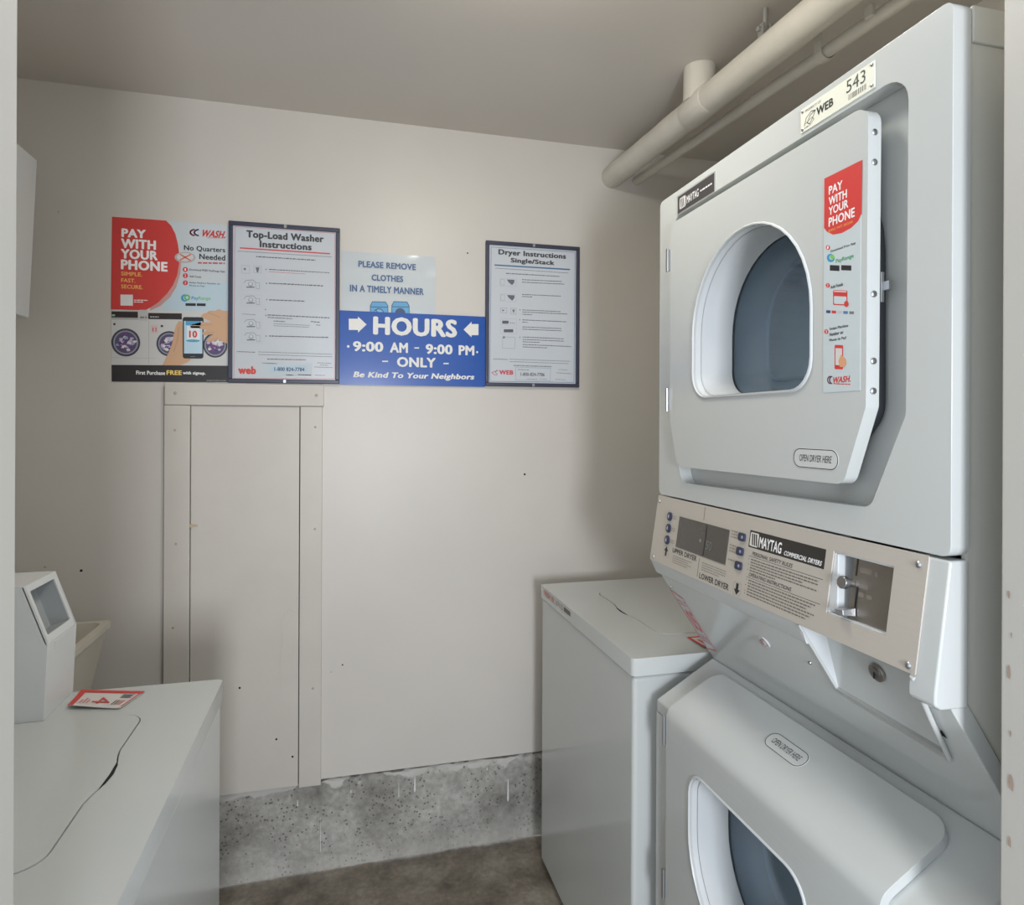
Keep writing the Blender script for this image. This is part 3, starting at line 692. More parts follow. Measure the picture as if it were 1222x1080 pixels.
# --- hood frame and lower front
HT, HB = (.784, .903), (.650, .826)
bm = bmesh.new(); extr(bm, [HT, HB, (.650, .800), (.672, .800), (.672, .812), (.800, .884)], Y0, Y1)
obj('lower_hood', bm, M_white, st, bevel=.004, seg=3)
bm = bmesh.new(); prism(bm, [(Y0, .10), (Y1, .10), (Y1, .7995), (Y0, .7995)], [circ(.943, .64, .2, 40)], fx(.650), 0, -.022)
obj('lower_front_frame', bm, M_white, st)
# lower door: flat face with window, folding back over the hood
XL_ = .636; hd = Vector((HT[0] - HB[0], HT[1] - HB[1])).normalized(); hn = Vector((-hd.y, hd.x)); TH = .014
fold = Vector((XL_, 0)); q0 = Vector(HB) + hn * TH; fold = Vector((XL_, q0.y - (q0.x - XL_) * hd.y / hd.x))
YL0, YL1, ZJ = .655, 1.196, .790
cr = .030; ang = math.atan2(hd.y, hd.x)            # slope of the hood
t_ = cr * math.tan((PI / 2 - ang) / 2)
cen = Vector((XL_ + cr, fold.y - t_))
prof = [(XL_, ZJ), (XL_, (ZJ + cen.y) / 2), (XL_, cen.y)]
prof += [(cen.x - cr * math.cos((PI / 2 - ang) * k / 7), cen.y + cr * math.sin((PI / 2 - ang) * k / 7)) for k in range(1, 8)]
end = Vector(HB) + hn * TH + hd * .128; last = Vector(prof[-1])
RC = .032
for k in range(1, 5): prof.append(tuple(last.lerp(end, k * .17)))
lenlast = (end - last).length; seg_ = 10
for k in range(0, seg_ + 1):
    u = RC * (1 - math.sin(PI / 2 * k / seg_)) ; prof.append(tuple(end - (end - last).normalized() * u * 1.0))
bm = bmesh.new()
def rowy(i, pxz):
    d = (Vector(pxz) - end).length
    inset = 0.0
    if Vector(pxz).y > last.y and d < RC: inset = RC - math.sqrt(max(0, RC * RC - (RC - d) ** 2))
    return YL0 + inset, YL1 - inset
rows = []; NC = 14
clean = [prof[0]]
for q in prof[1:]:
    if (Vector(q) - Vector(clean[-1])).length > 1e-5: clean.append(q)
prof = clean
for i, q in enumerate(prof):
    ya, yb = rowy(i, q); rows.append((q, ya, yb))
nrm = []
for i in range(len(prof)):
    a_ = Vector(prof[max(0, i - 1)]); b_ = Vector(prof[min(len(prof) - 1, i + 1)]); t2 = (b_ - a_).normalized(); nrm.append(Vector((-t2.y, t2.x)))
topv = [[bm.verts.new((q[0], ya + (yb - ya) * k / NC, q[1])) for k in range(NC + 1)] for q, ya, yb in rows]
botv = [[bm.verts.new((q[0] - n_.x * .0135, ya + (yb - ya) * k / NC, q[1] - n_.y * .0135)) for k in range(NC + 1)] for (q, ya, yb), n_ in zip(rows, nrm)]
for i in range(len(rows) - 1):
    for k in range(NC):
        bm.faces.new((topv[i][k], topv[i][k + 1], topv[i + 1][k + 1], topv[i + 1][k]))
    bm.faces.new((topv[i][0], topv[i + 1][0], botv[i + 1][0], botv[i][0])); bm.faces.new((topv[i][NC], botv[i][NC], botv[i + 1][NC], topv[i + 1][NC]))
for k in range(NC): bm.faces.new((topv[-1][k], topv[-1][k + 1], botv[-1][k + 1], botv[-1][k]))
prism(bm, rounded([(YL1, ZJ), (YL0, ZJ), (YL0, .17), (YL0 + .03, .14), (YL1 - .03, .14), (YL1, .17)], [0, 0, .02, .02, .02, .02], 4), [arch(ZL, FLAT, flip=True)], fx(XL_), 0, -.0135)
bmesh.ops.remove_doubles(bm, verts=bm.verts, dist=1e-5)
ld = obj('lower_door', bm, M_white, st, bevel=.0045, seg=3)
window(ld, ZL, XL_, True)
for z in (.791, .480):
    bm = BX(((XL_ - .004, 1.1965, z - .028), (XL_ + .012, 1.200, z + .028))); tube(bm, [(XL_ - .004, 1.1985, z - .03), (XL_ - .004, 1.1985, z + .03)], .0032, 10)
    obj('hinge', bm, M_chrome, ld)
q1 = Vector(HB) + hn * TH
LF = Frame((q1.x, .9705, q1.y), (0, -1, 0), (hd.x, 0, hd.y))
open_decal(Frame(LF(0, .060, 0), LF.r, LF.u), .094, .0330, st)
settle(st)

# ================================================================== TOP-LOAD WASHERS (local: front at x=0 facing -x, depth +x, width along y)
WW, WD, WH = .685, .69, .900
def washer(name, label, loc, rz, lx):
    r = thing(name, label, 'washer', (0, 0, 0), 'top-load washers either side of the room')
    obj('washer_body', BX(((.004, .004, .025), (WD - .01, WW - .004, .858))), M_white, r, bevel=.010, seg=3)
    y0, y1, ym = .135, .550, WW / 2
    ol = [(lx, y0), (lx, ym - .075), (lx - .003, ym - .055), (lx - .008, ym - .035), (lx - .0095, ym), (lx - .008, ym + .035), (lx - .003, ym + .055), (lx, ym + .075), (lx, y1), (.56, y1 + .012), (.56, y0 - .012)]
    rd = [.035, .02, .015, .015, 0, .015, .015, .02, .035, .01, .01]
    lid = rounded(ol, rd, 7)
    cxy = Vector((.34, ym))
    def grow(pts, g):
        out = []
        for k in range(len(pts)):
            a = Vector(pts[k - 1]); b = Vector(pts[(k + 1) % len(pts)]); t = (b - a); nn = Vector((t.y, -t.x)).normalized()
            if nn.dot(Vector(pts[k]) - cxy) < 0: nn = -nn
            out.append(tuple(Vector(pts[k]) + nn * g))
        return out
    bm = bmesh.new()
    prism(bm, rrect(0, 0, WD, WW, .012, 4), [grow(lid, .0020)], lambda a, b, d: (a, b, d), WH, .861)
    dk = obj('washer_top', bm, M_white, r, bevel=.006, seg=4)
    bm = bmesh.new(); prism(bm, lid, [], lambda a, b, d: (a, b, d), WH + .0008, WH - .03)
    obj('washer_lid', bm, M_white, r, bevel=.0035, seg=3)
    bm = bmesh.new()
    ol2 = [(lx - .008, ym - .040), (lx - .0125, ym - .026), (lx - .0150, ym), (lx - .0125, ym + .026), (lx - .008, ym + .040), (lx - .0095, ym)]
    bm.faces.new([bm.verts.new((a, b, WH + .0004)) for a, b in ol2]); obj('finger_notch', bm, M_gap, r)
    # shallow scoop in front of the notch
    bm = bmesh.new(); pr = [(.585, WH), (.585, WH + .12), (.60, WH + .145), (WD - .005, WH + .16), (WD - .005, WH)]
    extr(bm, pr, .03, WW - .03); obj('washer_console', bm, M_white, r, bevel=.008, seg=3)
    for x in (.05, WD - .06):
        for y in (.05, WW - .05):
            bm = bmesh.new(); disc(bm, (x, y, 0), (0, 0, 1), .022, .026, 16); obj('foot', bm, M_dark, r)
    r.location = loc; r.rotation_euler = (0, 0, rz)
    return r
wr = washer('top_load_washer', 'white top-load washer beyond the stacked dryer, against the back wall', (.612, 1.3045, 0), 0, .138)
wl = washer('top_load_washer', 'white top-load washer at lower left with a raised meter box on top', (-.230, 1.400, 0), PI, .106)
# print on the right washer's rim
F = Frame((.6125, 1.960, .874), (0, -1, 0), (0, 0, 1))
p = Print(Frame(F.o - Vector((.612, 1.3045, 0)), F.r, F.u), base=.0006)
p.rect(.006, .0, .262, .022, (200, 198, 192), 0)
p.text('WASH 101', .012, .002, .110, .019, (190, 90, 88), .03); p.text('67/15', .130, .003, .190, .018, (120, 120, 120), .02); p.rect(.200, .004, .255, .017, (90, 88, 88), 1); p.build(wr, 'rim_sticker')

# meter box on the left washer
mb = thing('coin_meter_box', 'white angular coin meter box with a sloped open window, on the left washer', 'meter box', (-.62, 1.34, .90))
prof = [(-.4945, .9005), (-.4890, 1.030), (-.5245, 1.131), (-.68, 1.131), (-.70, 1.12), (-.70, .9005)]
# body without the sloped face, then the sloped face as a framed opening
bm = bmesh.new()
yn, yf = 1.275, 1.400
prism(bm, prof, [], lambda a, b, d: (a, d, b), yn, yn + .004); prism(bm, prof, [], lambda a, b, d: (a, d, b), yf - .004, yf)
for i in (0, 2, 3, 4):
    (xa_, za_), (xb_, zb_) = prof[i], prof[(i + 1) % 6]; dx, dz = xb_ - xa_, zb_ - za_; L_ = math.hypot(dx, dz); nx_, nz_ = -dz / L_ * .004, dx / L_ * .004
    a0 = [(xa_, yn + .004, za_), (xb_, yn + .004, zb_), (xb_ + nx_, yn + .004, zb_ + nz_), (xa_ + nx_, yn + .004, za_ + nz_)]
    loft(bm, [a0, [(x, yf - .004, z) for x, _, z in a0]], True, True)
obj('meter_shell', bm, M_hatch, mb)
SF = Frame((-.4890, yn, 1.030), (0, 1, 0), (-.0355, 0, .101)); SL = math.hypot(.0355, .101)
bm = bmesh.new(); prism(bm, [(0, 0), (.125, 0), (.125, SL), (0, SL)], [rrect(.0145, .014, .1115, SL - .012, .002, 2)], lambda a, b, d: SF(a, b, d), .0, -.004)
obj('window_frame', bm, M_hatch, mb, bevel=.0012)
bm = bmesh.new()
hole = [(.0145, .014), (.1115, .014), (.1115, SL - .012), (.0145, SL - .012)]
loft(bm, [[SF(a, b, -.003) for a, b in hole], [SF(a, b, -.035) for a, b in hole]], False, True)
obj('window_well', bm, mat('well_grey', (168, 172, 172), .4, var=.03), mb, recalc=False)
# folded tab hanging below the window
bm = bmesh.new(); loft(bm, [[(-.4885, yn + .030, 1.026), (-.4885, yn + .105, 1.028), (-.4905, yn + .105, 1.028), (-.4905, yn + .030, 1.026)], [(-.4893, yn + .030, 1.012), (-.4890, yn + .055, 1.020), (-.4905, yn + .055, 1.020), (-.4905, yn + .030, 1.012)]], True, True)
obj('window_tab', bm, M_hatch, mb)
settle(mb)

# paper tag numbered 4 on the left washer: slightly curled card
def tagcard(name, label, pts, z, lift, n=8):
    t = thing(name, label, 'label', (sum(q[0] for q in pts) / len(pts), sum(q[1] for q in pts) / len(pts), z))
    def S_(u, v):  # u left-right 0..1, v near-far 0..1 (bilinear), curling up at the near edge
        a, b, c_, d = [Vector(q) for q in pts]
        q = (a.lerp(b, u)).lerp(d.lerp(c_, u), v)
        return Vector((q.x, q.y, z + lift * ((1 - v) ** 2 * (.6 + .4 * math.cos(3 * u)) + .3 * (u - .5) ** 2)))
    bm = bmesh.new(); g = [[bm.verts.new(S_(i / n, j / n)) for j in range(n + 1)] for i in range(n + 1)]
    g2 = [[bm.verts.new(S_(i / n, j / n) - Vector((0, 0, .0008))) for j in range(n + 1)] for i in range(n + 1)]
    for i in range(n):
        for j in range(n): bm.faces.new((g[i][j], g[i + 1][j], g[i + 1][j + 1], g[i][j + 1])); bm.faces.new((g2[i][j], g2[i][j + 1], g2[i + 1][j + 1], g2[i + 1][j]))
        for a_, b_ in ((g[i][0], g[i + 1][0]), (g[i][n], g[i + 1][n])): pass
    obj('card', bm, mat('card_white', (214, 210, 206), .5, var=.02), t)
    return t, S_
t4, S4 = tagcard('paper_tag', 'curled white paper tag with red edging and a red 4, on the left washer', [(-.474, 1.316), (-.383, 1.293), (-.362, 1.3670), (-.482, 1.404)], .9012, .006)
class Surf:
    def __init__(s, f): s.f_ = f; s.n = Vector((0, 0, 1))
    def __call__(s, a, b, d=0): q = s.f_(a, b); return Vector((q.x, q.y, q.z + d))
p = Print(Surf(S4), base=.0006)
def srect(x0, y0, x1, y1, rgb, layer=0, n=6):
    for i in range(n):
        for j in range(n):
            a0 = x0 + (x1 - x0) * i / n; a1 = x0 + (x1 - x0) * (i + 1) / n; b0 = y0 + (y1 - y0) * j / n; b1 = y0 + (y1 - y0) * (j + 1) / n
            p.rect(a0, b0, a1, b1, rgb, layer)
srect(0, .84, 1, .99, RED); srect(.0, .02, .10, .84, RED); srect(.96, .1, .985, .84, RED)
# the 4 lies on its side, read from the front of the washer
vs4, fs4 = text_mesh('4', 0); i0 = len(p.v); k4 = p.mi(RED)
for x, y in vs4: p.v.append(p.f(.36 + y * .46, .58 - x * .80 + .0, .0010))
for f in fs4: p.p.append(tuple(i0 + q for q in f)); p.m.append(k4)
for k in range(3): srect(.16 + k * .06, .18, .185 + k * .06, .42 + .1 * (k % 2), (200, 110, 108), 1, 3)
for k in range(4): srect(.74 + k * .045, .18, .76 + k * .045, .44, BLK if k < 2 else RED, 1, 3)
for k in range(5): srect(.74, .58 + k * .045, .93 - .03 * (k % 2), .60 + k * .045, (70, 68, 72), 1, 3)
p.build(t4); settle(t4)
t5, S5 = tagcard('paper_tag', 'red-edged paper tag half hidden on the right washer top', [(.800, 1.330), (.870, 1.330), (.870, 1.405), (.800, 1.405)], .9012, .002)
p = Print(Surf(S5), base=.0006)
srect(0, .0, .10, 1, RED); srect(0, .90, 1, 1, RED); srect(.2, .3, .3, .7, (200, 110, 108)); p.build(t5); settle(t5)

# ================================================================== LAUNDRY SINK behind the left washer
sk_ = thing('laundry_sink', 'cream plastic laundry tub in the back left corner', 'sink', (-.78, 1.88, 0))
X0, X1, Ya, Yb, ZR = -.925, -.620, 1.60, 2.03, .862
def rr3(x0, y0, x1, y1, z, r): return [(a, b, z) for a, b in rrect(x0, y0, x1, y1, r, 4)]
bm = bmesh.new()
loft(bm, [rr3(X0, Ya, X1, Yb, ZR - .014, .02), rr3(X0, Ya, X1, Yb, ZR, .02), rr3(X0 + .02, Ya + .02, X1 - .02, Yb - .02, ZR, .02), rr3(X0 + .025, Ya + .03, X1 - .055, Yb - .055, ZR - .28, .03)], False, True)
obj('sink_basin', bm, M_sink, sk_, bevel=.0)
bm = bmesh.new()
loft(bm, [rr3(X0 + .005, Ya + .005, X1 - .006, Yb - .006, ZR - .013, .02), rr3(X0 + .02, Ya + .04, X1 - .06, Yb - .06, ZR - .30, .03)], False, True)
obj('sink_shell', bm, M_sink, sk_)
for x in (X0 + .05, X1 - .10):
    for y in (Ya + .08, Yb - .10):
        bm = bmesh.new(); tube(bm, [(x, y, 0.0), (x, y, ZR - .30)], .016, 12); obj('leg', bm, M_sink, sk_)
settle(sk_)

# white cover box high on the left wall
hb = thing('wall_cabinet', 'white metal box mounted high on the left wall', 'box', (XL, 1.8, 1.70))
bm = bmesh.new()
loft(bm, [[(XL, 1.62, 1.68), (-.8170, 1.62, 1.69), (-.8170, 2.012, 1.69), (XL, 2.012, 1.68)], [(XL, 1.62, 2.116), (-.7995, 1.62, 2.116), (-.7995, 2.012, 2.116), (XL, 2.012, 2.116)]], True, True)
obj('box_cover', bm, M_hatch, hb, bevel=.004)
obj('mounting_bracket', BX(((XL, 1.93, 1.662), (-.838, 1.985, 1.682)), ((XL, 1.97, 1.645), (-.85, 1.985, 1.662))), M_trim, hb, bevel=.001)
settle(hb)

# ================================================================== PIPES
pz = lambda y: 2.290 - .006 * (2.146 - y)
px = lambda y: .918 + .047 * (2.146 - y)
dp = thing('drain_pipe', 'thick white-painted pipe running under the ceiling with a short riser', 'pipe', (.94, 2.1, 2.29))
bm = bmesh.new(); ys = [2.150 - k * (2.150 - .52) / 24 for k in range(25)]
tube(bm, [(px(y) + .0015 * noise.noise(Vector((y * 9, 0, 0))), y, pz(y) + .0015 * noise.noise(Vector((y * 9, 3, 0)))) for y in ys], [.0385 + .0012 * noise.noise(Vector((y * 14, 7, 0))) for y in ys], 28)
obj('pipe_run', bm, M_pipe, dp)
bm = bmesh.new(); yr = 1.60; tube(bm, [(px(yr), yr, 2.30), (px(yr), yr, 2.33), (px(yr), yr, 2.392)], [.0445, .0435, .0430], 24); obj('riser', bm, M_pipe, dp)
bm = bmesh.new(); tube(bm, [(px(yr) + .046, yr + .006, 2.352), (px(yr) + .046, yr + .006, 2.392)], .007, 10); obj('riser_stub', bm, M_pipe, dp)
bm = bmesh.new()   # fitting collar around the riser
tube(bm, [(px(yr), yr - .055, pz(yr)), (px(yr), yr - .05, pz(yr)), (px(yr), yr + .05, pz(yr)), (px(yr), yr + .055, pz(yr))], [.0385, .0405, .0405, .0385], 28); obj('pipe_fitting', bm, M_pipe, dp)
# hanger: split ring, lugs, rod
yh = 1.33; bm = bmesh.new()
bm.free()
bm = bmesh.new(); box(bm, (px(yh) - .014, yh - .010, pz(yh) + .040), (px(yh) - .008, yh + .010, pz(yh) + .068)); box(bm, (px(yh) + .006, yh - .010, pz(yh) + .040), (px(yh) + .012, yh + .010, pz(yh) + .068))
tube(bm, [(px(yh) - .022, yh, pz(yh) + .056), (px(yh) + .022, yh, pz(yh) + .056)], .006, 8)
obj('hanger_lugs', bm, mat('hanger_zinc', (176, 176, 172), .4, metal=.5, var=.1), dp, bevel=.001)
bm = bmesh.new(); tube(bm, [(px(yh), yh, pz(yh) + .045), (px(yh), yh, 2.392)], .006, 10); obj('hanger_rod', bm, MATS['hanger_zinc'], dp)
# small ledge clip further along
settle(dp)
cz = lambda y: 2.286 - .036 * (2.146 - y)
cx_ = lambda y: 1.013 + .040 * (2.146 - y)
cd = thing('conduit_pipe', 'thin white-painted pipe alongside the thick ceiling pipe', 'pipe', (1.02, 2.1, 2.28))
bm = bmesh.new(); tube(bm, [(cx_(y) + .001 * noise.noise(Vector((y * 6, 1, 0))), y, cz(y) + .0015 * noise.noise(Vector((y * 6, 8, 0)))) for y in ys], .0145, 16); obj('pipe_run', bm, M_pipe, cd)
for yh in (1.245,):
    bm = bmesh.new(); loops = []
    pts = [(.040, .0165), (.017, .0165)] + [(.0175 * math.cos(t), .0175 * math.sin(t)) for t in [PI / 2 - PI * k / 8 for k in range(1, 9)]] + [(-.0175, -.010), (-.0175, .02), (-.0175, .09)]
    pts = [(.0175 * math.sin(t) * -1, -.0175 * math.cos(t)) for t in [-PI * .5 + PI * k / 10 for k in range(11)]]
    pts = [(-.0175, .105)] + [(-.0175 * math.cos(t), -.0175 * math.sin(t)) for t in [PI * k / 10 for k in range(11)]] + [(.0175, .018)]
    for a, b in pts:
        s_ = 1.14 if b < .05 else 1
        loops.append([(cx_(yh) + a, yh - .012, cz(yh) + b), (cx_(yh) + a, yh + .012, cz(yh) + b), (cx_(yh) + a * 1.12, yh + .012, cz(yh) + b - .0015), (cx_(yh) + a * 1.12, yh - .012, cz(yh) + b - .0015)])
    loft(bm, loops, True, True); obj('pipe_strap', bm, M_pipe, cd)
bm = bmesh.new(); yh = 1.10; box(bm, (cx_(yh) - .024, yh - .01, cz(yh) - .004), (cx_(yh) - .014, yh + .010, cz(yh) + .020)); obj('pipe_clip', bm, M_pipe, cd, bevel=.001)
settle(cd)

# ================================================================== POSTERS AND SIGNS on the back wall
def warp(TL, TR, BR, BL, W_, H_):
    """artwork units read off an enlarged view -> metres on the sheet"""
    def f(x, y):
        u, v = .5, .5
        for _ in range(6):
            lx = TL[0] + (BL[0] - TL[0]) * v; rx = TR[0] + (BR[0] - TR[0]) * v; u = (x - lx) / (rx - lx)
            ty = TL[1] + (TR[1] - TL[1]) * u; by = BL[1] + (BR[1] - BL[1]) * u; v = (y - ty) / (by - ty)
        return u * W_, (1 - v) * H_
    return f
def sheet(F, W_, H_, m, parent, th=.001, name='sheet', z=0):
    bm = bmesh.new(); prism(bm, [(0, 0), (W_, 0), (W_, H_), (0, H_)], [], lambda a, b, d: F(a, b, d), z + th, z)
    return obj(name, bm, m, parent)
PX, PZ = (1, 0, 0), (0, 0, 1)
# --- 1 phone payment poster
W_, H_ = .3165, .4830
ps = thing('payment_poster', 'unframed poster with red curved panel and phone in hand, leftmost on back wall', 'poster', (-.6605, YB, 1.5335))
F = Frame((-.6605, YB - .0005, 1.5340), (1, 0, .004), PZ)
sheet(F, W_, H_, mat('poster_stock', (200, 208, 212), .25, var=.02), ps)
p = Print(F, warp((87, 45), (768, 78), (771, 1035), (73, 1028), W_, H_), base=.0012)
LB = (186, 206, 216)
p.rect(380, 430, 771, 600, LB, 0)
p.poly([(300, 604), (360, 575), (420, 520), (455, 460), (478, 380), (485, 300), (470, 290), (300, 560)], (196, 150, 146), 1)
p.poly([(85, 45), (395, 60), (425, 90), (450, 140), (465, 200), (473, 265), (472, 320), (460, 390), (435, 450), (400, 500), (350, 552), (310, 580), (270, 603), (73, 600)], RED, 2)
for t, x0, y0, x1, y1 in (('PAY', 137, 168, 277, 116), ('WITH', 134, 235, 336, 178), ('YOUR', 132, 298, 346, 240), ('PHONE', 132, 364, 404, 304)): p.text(t, x0, y0, x1, y1, WHT, .035, 0, 3)
for t, y, x1 in (('SIMPLE.', 398, 255), ('FAST.', 437, 216), ('SECURE.', 475, 257)): p.text(t, 133, y, x1, y - 24, (236, 180, 96), .02, 0, 3)
p.rect(128, 510, 200, 576, (226, 226, 224), 3); p.greek(206, 545, 286, 540, WHT, 3); p.greek(206, 556, 262, 551, WHT, 3)
for k, c_ in enumerate(((190, 50, 60), (60, 80, 150))):
    p.stroke([(572 + k * 24 - 34 * math.cos(t), 128 - 19 * math.sin(t)) for t in [-1.3 + .26 * i for i in range(11)]], 9, c_, 1)
p.text('WASH.', 606, 156, 755, 112, (196, 52, 54), .03, .3); p.greek(640, 160, 745, 156, (190, 120, 120))
p.text('No Quarters', 500, 246, 750, 210, BLK, .02); p.text('Needed', 592, 292, 750, 258, BLK, .02)
p.greek(584, 316, 748, 306, (190, 90, 88))
p.circle(508, 280, 63, (176, 172, 172), 3, ry=33); p.circle(508, 278, 50, (206, 204, 204), 4, ry=25)
p.stroke([(478, 262), (540, 298)], 7, (214, 100, 60), 5); p.stroke([(540, 262), (478, 296)], 7, (214, 100, 60), 5)
for i, y in enumerate((353, 390, 433)): p.circle(509, y, 15, (200, 50, 60), 2); p.text(str(i + 1), 504, y + 8, 513, y - 8, WHT, 0, 0, 3)
p.text('Download FREE PayRange App', 533, 366, 748, 350, BLK, .01); p.text('Add Funds', 533, 401, 604, 388, BLK, .01)
p.text('Swipe Machine Number on', 533, 441, 718, 428, BLK, .01); p.text('Phone to Pay!', 533, 457, 626, 445, BLK, .01)
p.circle(505, 525, 22, (60, 150, 190), 2); p.circle(512, 524, 15, LB, 3); p.circle(520, 522, 18, (90, 180, 90), 4); p.circle(520, 522, 9, LB, 5)
p.text('Pay', 546, 540, 588, 514, (70, 150, 190), .02); p.text('Range', 588, 540, 662, 514, (110, 185, 120), .01)
p.rect(510, 556, 572, 572, BLK, 2); p.rect(578, 556, 632, 572, BLK, 2)
# washers in the photograph on the poster
p.rect(74, 602, 771, 932, (204, 204, 202), 1)
p.rect(75, 606, 232, 660, (176, 174, 172), 2); p.rect(76, 612, 228, 648, (44, 36, 38), 3); p.rect(288, 618, 488, 655, (44, 36, 38), 3); p.rect(236, 600, 284, 664, (188, 188, 186), 3)
p.greek(240, 650, 280, 640, (120, 120, 120), 4); p.greek(300, 645, 350, 638, (190, 186, 184), 4); p.greek(78, 640, 96, 630, (150, 190, 170), 4)
p.stroke([(292, 665), (290, 925)], 3, (176, 174, 172), 2); p.stroke([(72, 888), (330, 890)], 2, (176, 174, 172), 2)
p.rect(304, 690, 345, 738, (214, 190, 188), 2); p.text('11', 314, 730, 336, 705, (190, 70, 70), .02, 0, 3)
p.rect(86, 682, 98, 694, BLK, 2); p.rect(362, 690, 376, 702, BLK, 2)
random.seed(11)
for cx, cy, r in ((157, 797, 84), (412, 802, 76), (692, 808, 76)):
    p.circle(cx, cy, r, (58, 60, 72), 3); p.circle(cx, cy, r * .86, (150, 150, 166), 4); p.circle(cx, cy, r * .76, (88, 76, 110), 5)
    for k in range(44):
        a = random.uniform(0, 6.28); d = random.uniform(0, .62) * r; c_ = random.choice(((206, 202, 212), (120, 66, 130), (70, 74, 110), (150, 160, 196), (220, 216, 210), (190, 180, 204)))
        p.poly([(cx + d * math.cos(a) + random.uniform(6, 17) * math.cos(q), cy + d * math.sin(a) + random.uniform(4, 12) * math.sin(q)) for q in [j * 6.28 / 7 for j in range(7)]], c_, 6 + k * .12)
SKIN, SK2 = (206, 166, 132), (186, 144, 112)
p.poly([(372, 932), (392, 890), (412, 850), (430, 800), (440, 745), (455, 690), (470, 664), (488, 668), (494, 700), (497, 870), (545, 895), (520, 915), (480, 932)], SKIN, 12)
p.stroke([(470, 700), (462, 780), (440, 850)], 4, SK2, 13)
p.poly(rrect(494, 640, 620, 890, 14), (38, 42, 50), 13); p.rect(502, 664, 613, 860, (188, 216, 230), 14); p.rect(520, 694, 598, 776, (226, 232, 236), 15); p.rect(512, 664, 604, 690, (80, 160, 200), 15)
p.text('10', 532, 764, 582, 722, (206, 66, 60), .03, 0, 16); p.circle(556, 783, 42, (90, 160, 190), 15, ry=8); p.rect(540, 876, 570, 880, (120, 120, 124), 14)
p.poly([(771, 600), (735, 598), (712, 590), (690, 600), (655, 600), (640, 612), (612, 622), (606, 640), (640, 652), (668, 668), (600, 672), (552, 684), (538, 694), (545, 706), (585, 706), (640, 716), (612, 735), (620, 750), (680, 742), (640, 776), (645, 792), (690, 782), (712, 772), (735, 786), (771, 800)], SKIN, 15)
for a_, b_ in (((600, 690), (668, 684)), ((625, 740), (690, 728)), ((650, 784), (706, 764)), ((650, 612), (720, 640))): p.stroke([a_, b_], 3, SK2, 16)
p.rect(73, 932, 771, 1032, (46, 44, 46), 5)
p.text('First Purchase', 216, 990, 388, 966, WHT, .025, 0, 6); p.text('FREE', 396, 990, 488, 962, (240, 208, 110), .03, 0, 6); p.text('with signup.', 494, 992, 634, 968, WHT, .025, 0, 6); p.greek(640, 1024, 762, 1020, (150, 150, 150), 6)
p.build(ps); settle(ps)

# --- framed instruction posters
def framed(name, label, x0, z0, W_, H_, tilt=0.0):
    t = thing(name, label, 'poster', (x0, YB, z0), 'framed machine instruction posters')
    F = Frame((x0, YB - .0005, z0), (1, 0, tilt), PZ)
    b = .0125
    sheet(F, W_ - .002, H_ - .002, mat('frame_back', (70, 72, 80), .5, var=.03), t, .003, 'backing')
    F2 = Frame(F(b - .002, b - .002, .003), F.r, F.u)
    sheet(F2, W_ - 2 * b + .004, H_ - 2 * b + .004, mat('instruction_paper', (200, 206, 212), .22, coat=.5, var=.01), t, .0008)
    bars = [((0, 0), (W_, b)), ((0, H_ - b), (W_, H_)), ((0, b), (b, H_ - b)), ((W_ - b, b), (W_, H_ - b))]
    for (a0, b0), (a1, b1) in bars:
        bm = bmesh.new(); prism(bm, [(a0, b0), (a1, b0), (a1, b1), (a0, b1)], [], lambda a, b_, d: F(a, b_, d), .012, 0.0005)
        obj('frame_bar', bm, M_frame, t, bevel=.0022)
    for bb in (b * .45, H_ - b * .55):
        bm = bmesh.new(); prism(bm, rrect(W_ * .5 - .004, bb - .005, W_ * .5 + .004, bb + .005, .002, 3), [], lambda a, b_, d: F(a, b_, d), .0145, .0118); obj('frame_clip', bm, M_chrome, t)
    return t, F
INK, PINK = (64, 66, 72), (200, 120, 130)
W_, H_ = .3290, .4945
tp, F = framed('washer_instruction_poster', 'navy-framed top-load washer instructions with a red rule under the title', -.3425, 1.5355, W_, H_, .006)
p = Print(F, warp((48, 28), (746, 75), (733, 1045), (33, 1025), W_, H_), base=.0041)
p.stroke([(85, 62), (712, 102), (702, 1010), (68, 1000)], 2.5, PINK, 0, True)
p.text('Top-Load Washer', 153, 158, 640, 100, (60, 62, 66), .035); p.text('Instructions', 234, 200, 562, 158, (60, 62, 66), .035)
p.poly([(113, 190), (680, 226), (680, 234), (113, 198)], (206, 70, 74), 1); p.poly([(100, 211), (690, 248), (690, 253), (100, 216)], (150, 152, 156), 1)
def gline(x0, y0, x1, y1, h, c_, seed=0):
    rnd = random.Random(seed); x = x0
    while x < x1:
        e = min(x1, x + h * rnd.uniform(1.2, 4)); ya = y0 + (y1 - y0) * (x - x0) / (x1 - x0); p.rect(x, ya + h, e, ya, c_, 1); x = e + h * .6
gline(212, 245, 585, 268, 6, (90, 92, 98), 1)
gline(290, 325, 675, 347, 5, (96, 98, 104), 2); gline(290, 340, 520, 354, 4, PINK, 3)
gline(290, 410, 632, 428, 6, (80, 82, 90), 4); gline(290, 513, 515, 523, 6, (90, 92, 100), 5)
gline(280, 607, 672, 628, 6, (90, 92, 100), 6); gline(280, 622, 435, 632, 5, (90, 92, 100), 7); gline(316, 645, 388, 650, 5, (90, 92, 100), 8); gline(316, 662, 545, 675, 4, (130, 132, 140), 9); gline(316, 675, 540, 686, 4, (130, 132, 140), 10)
gline(552, 650, 608, 656, 6, (100, 102, 110), 11); gline(586, 672, 612, 674, 5, (110, 112, 120), 12)
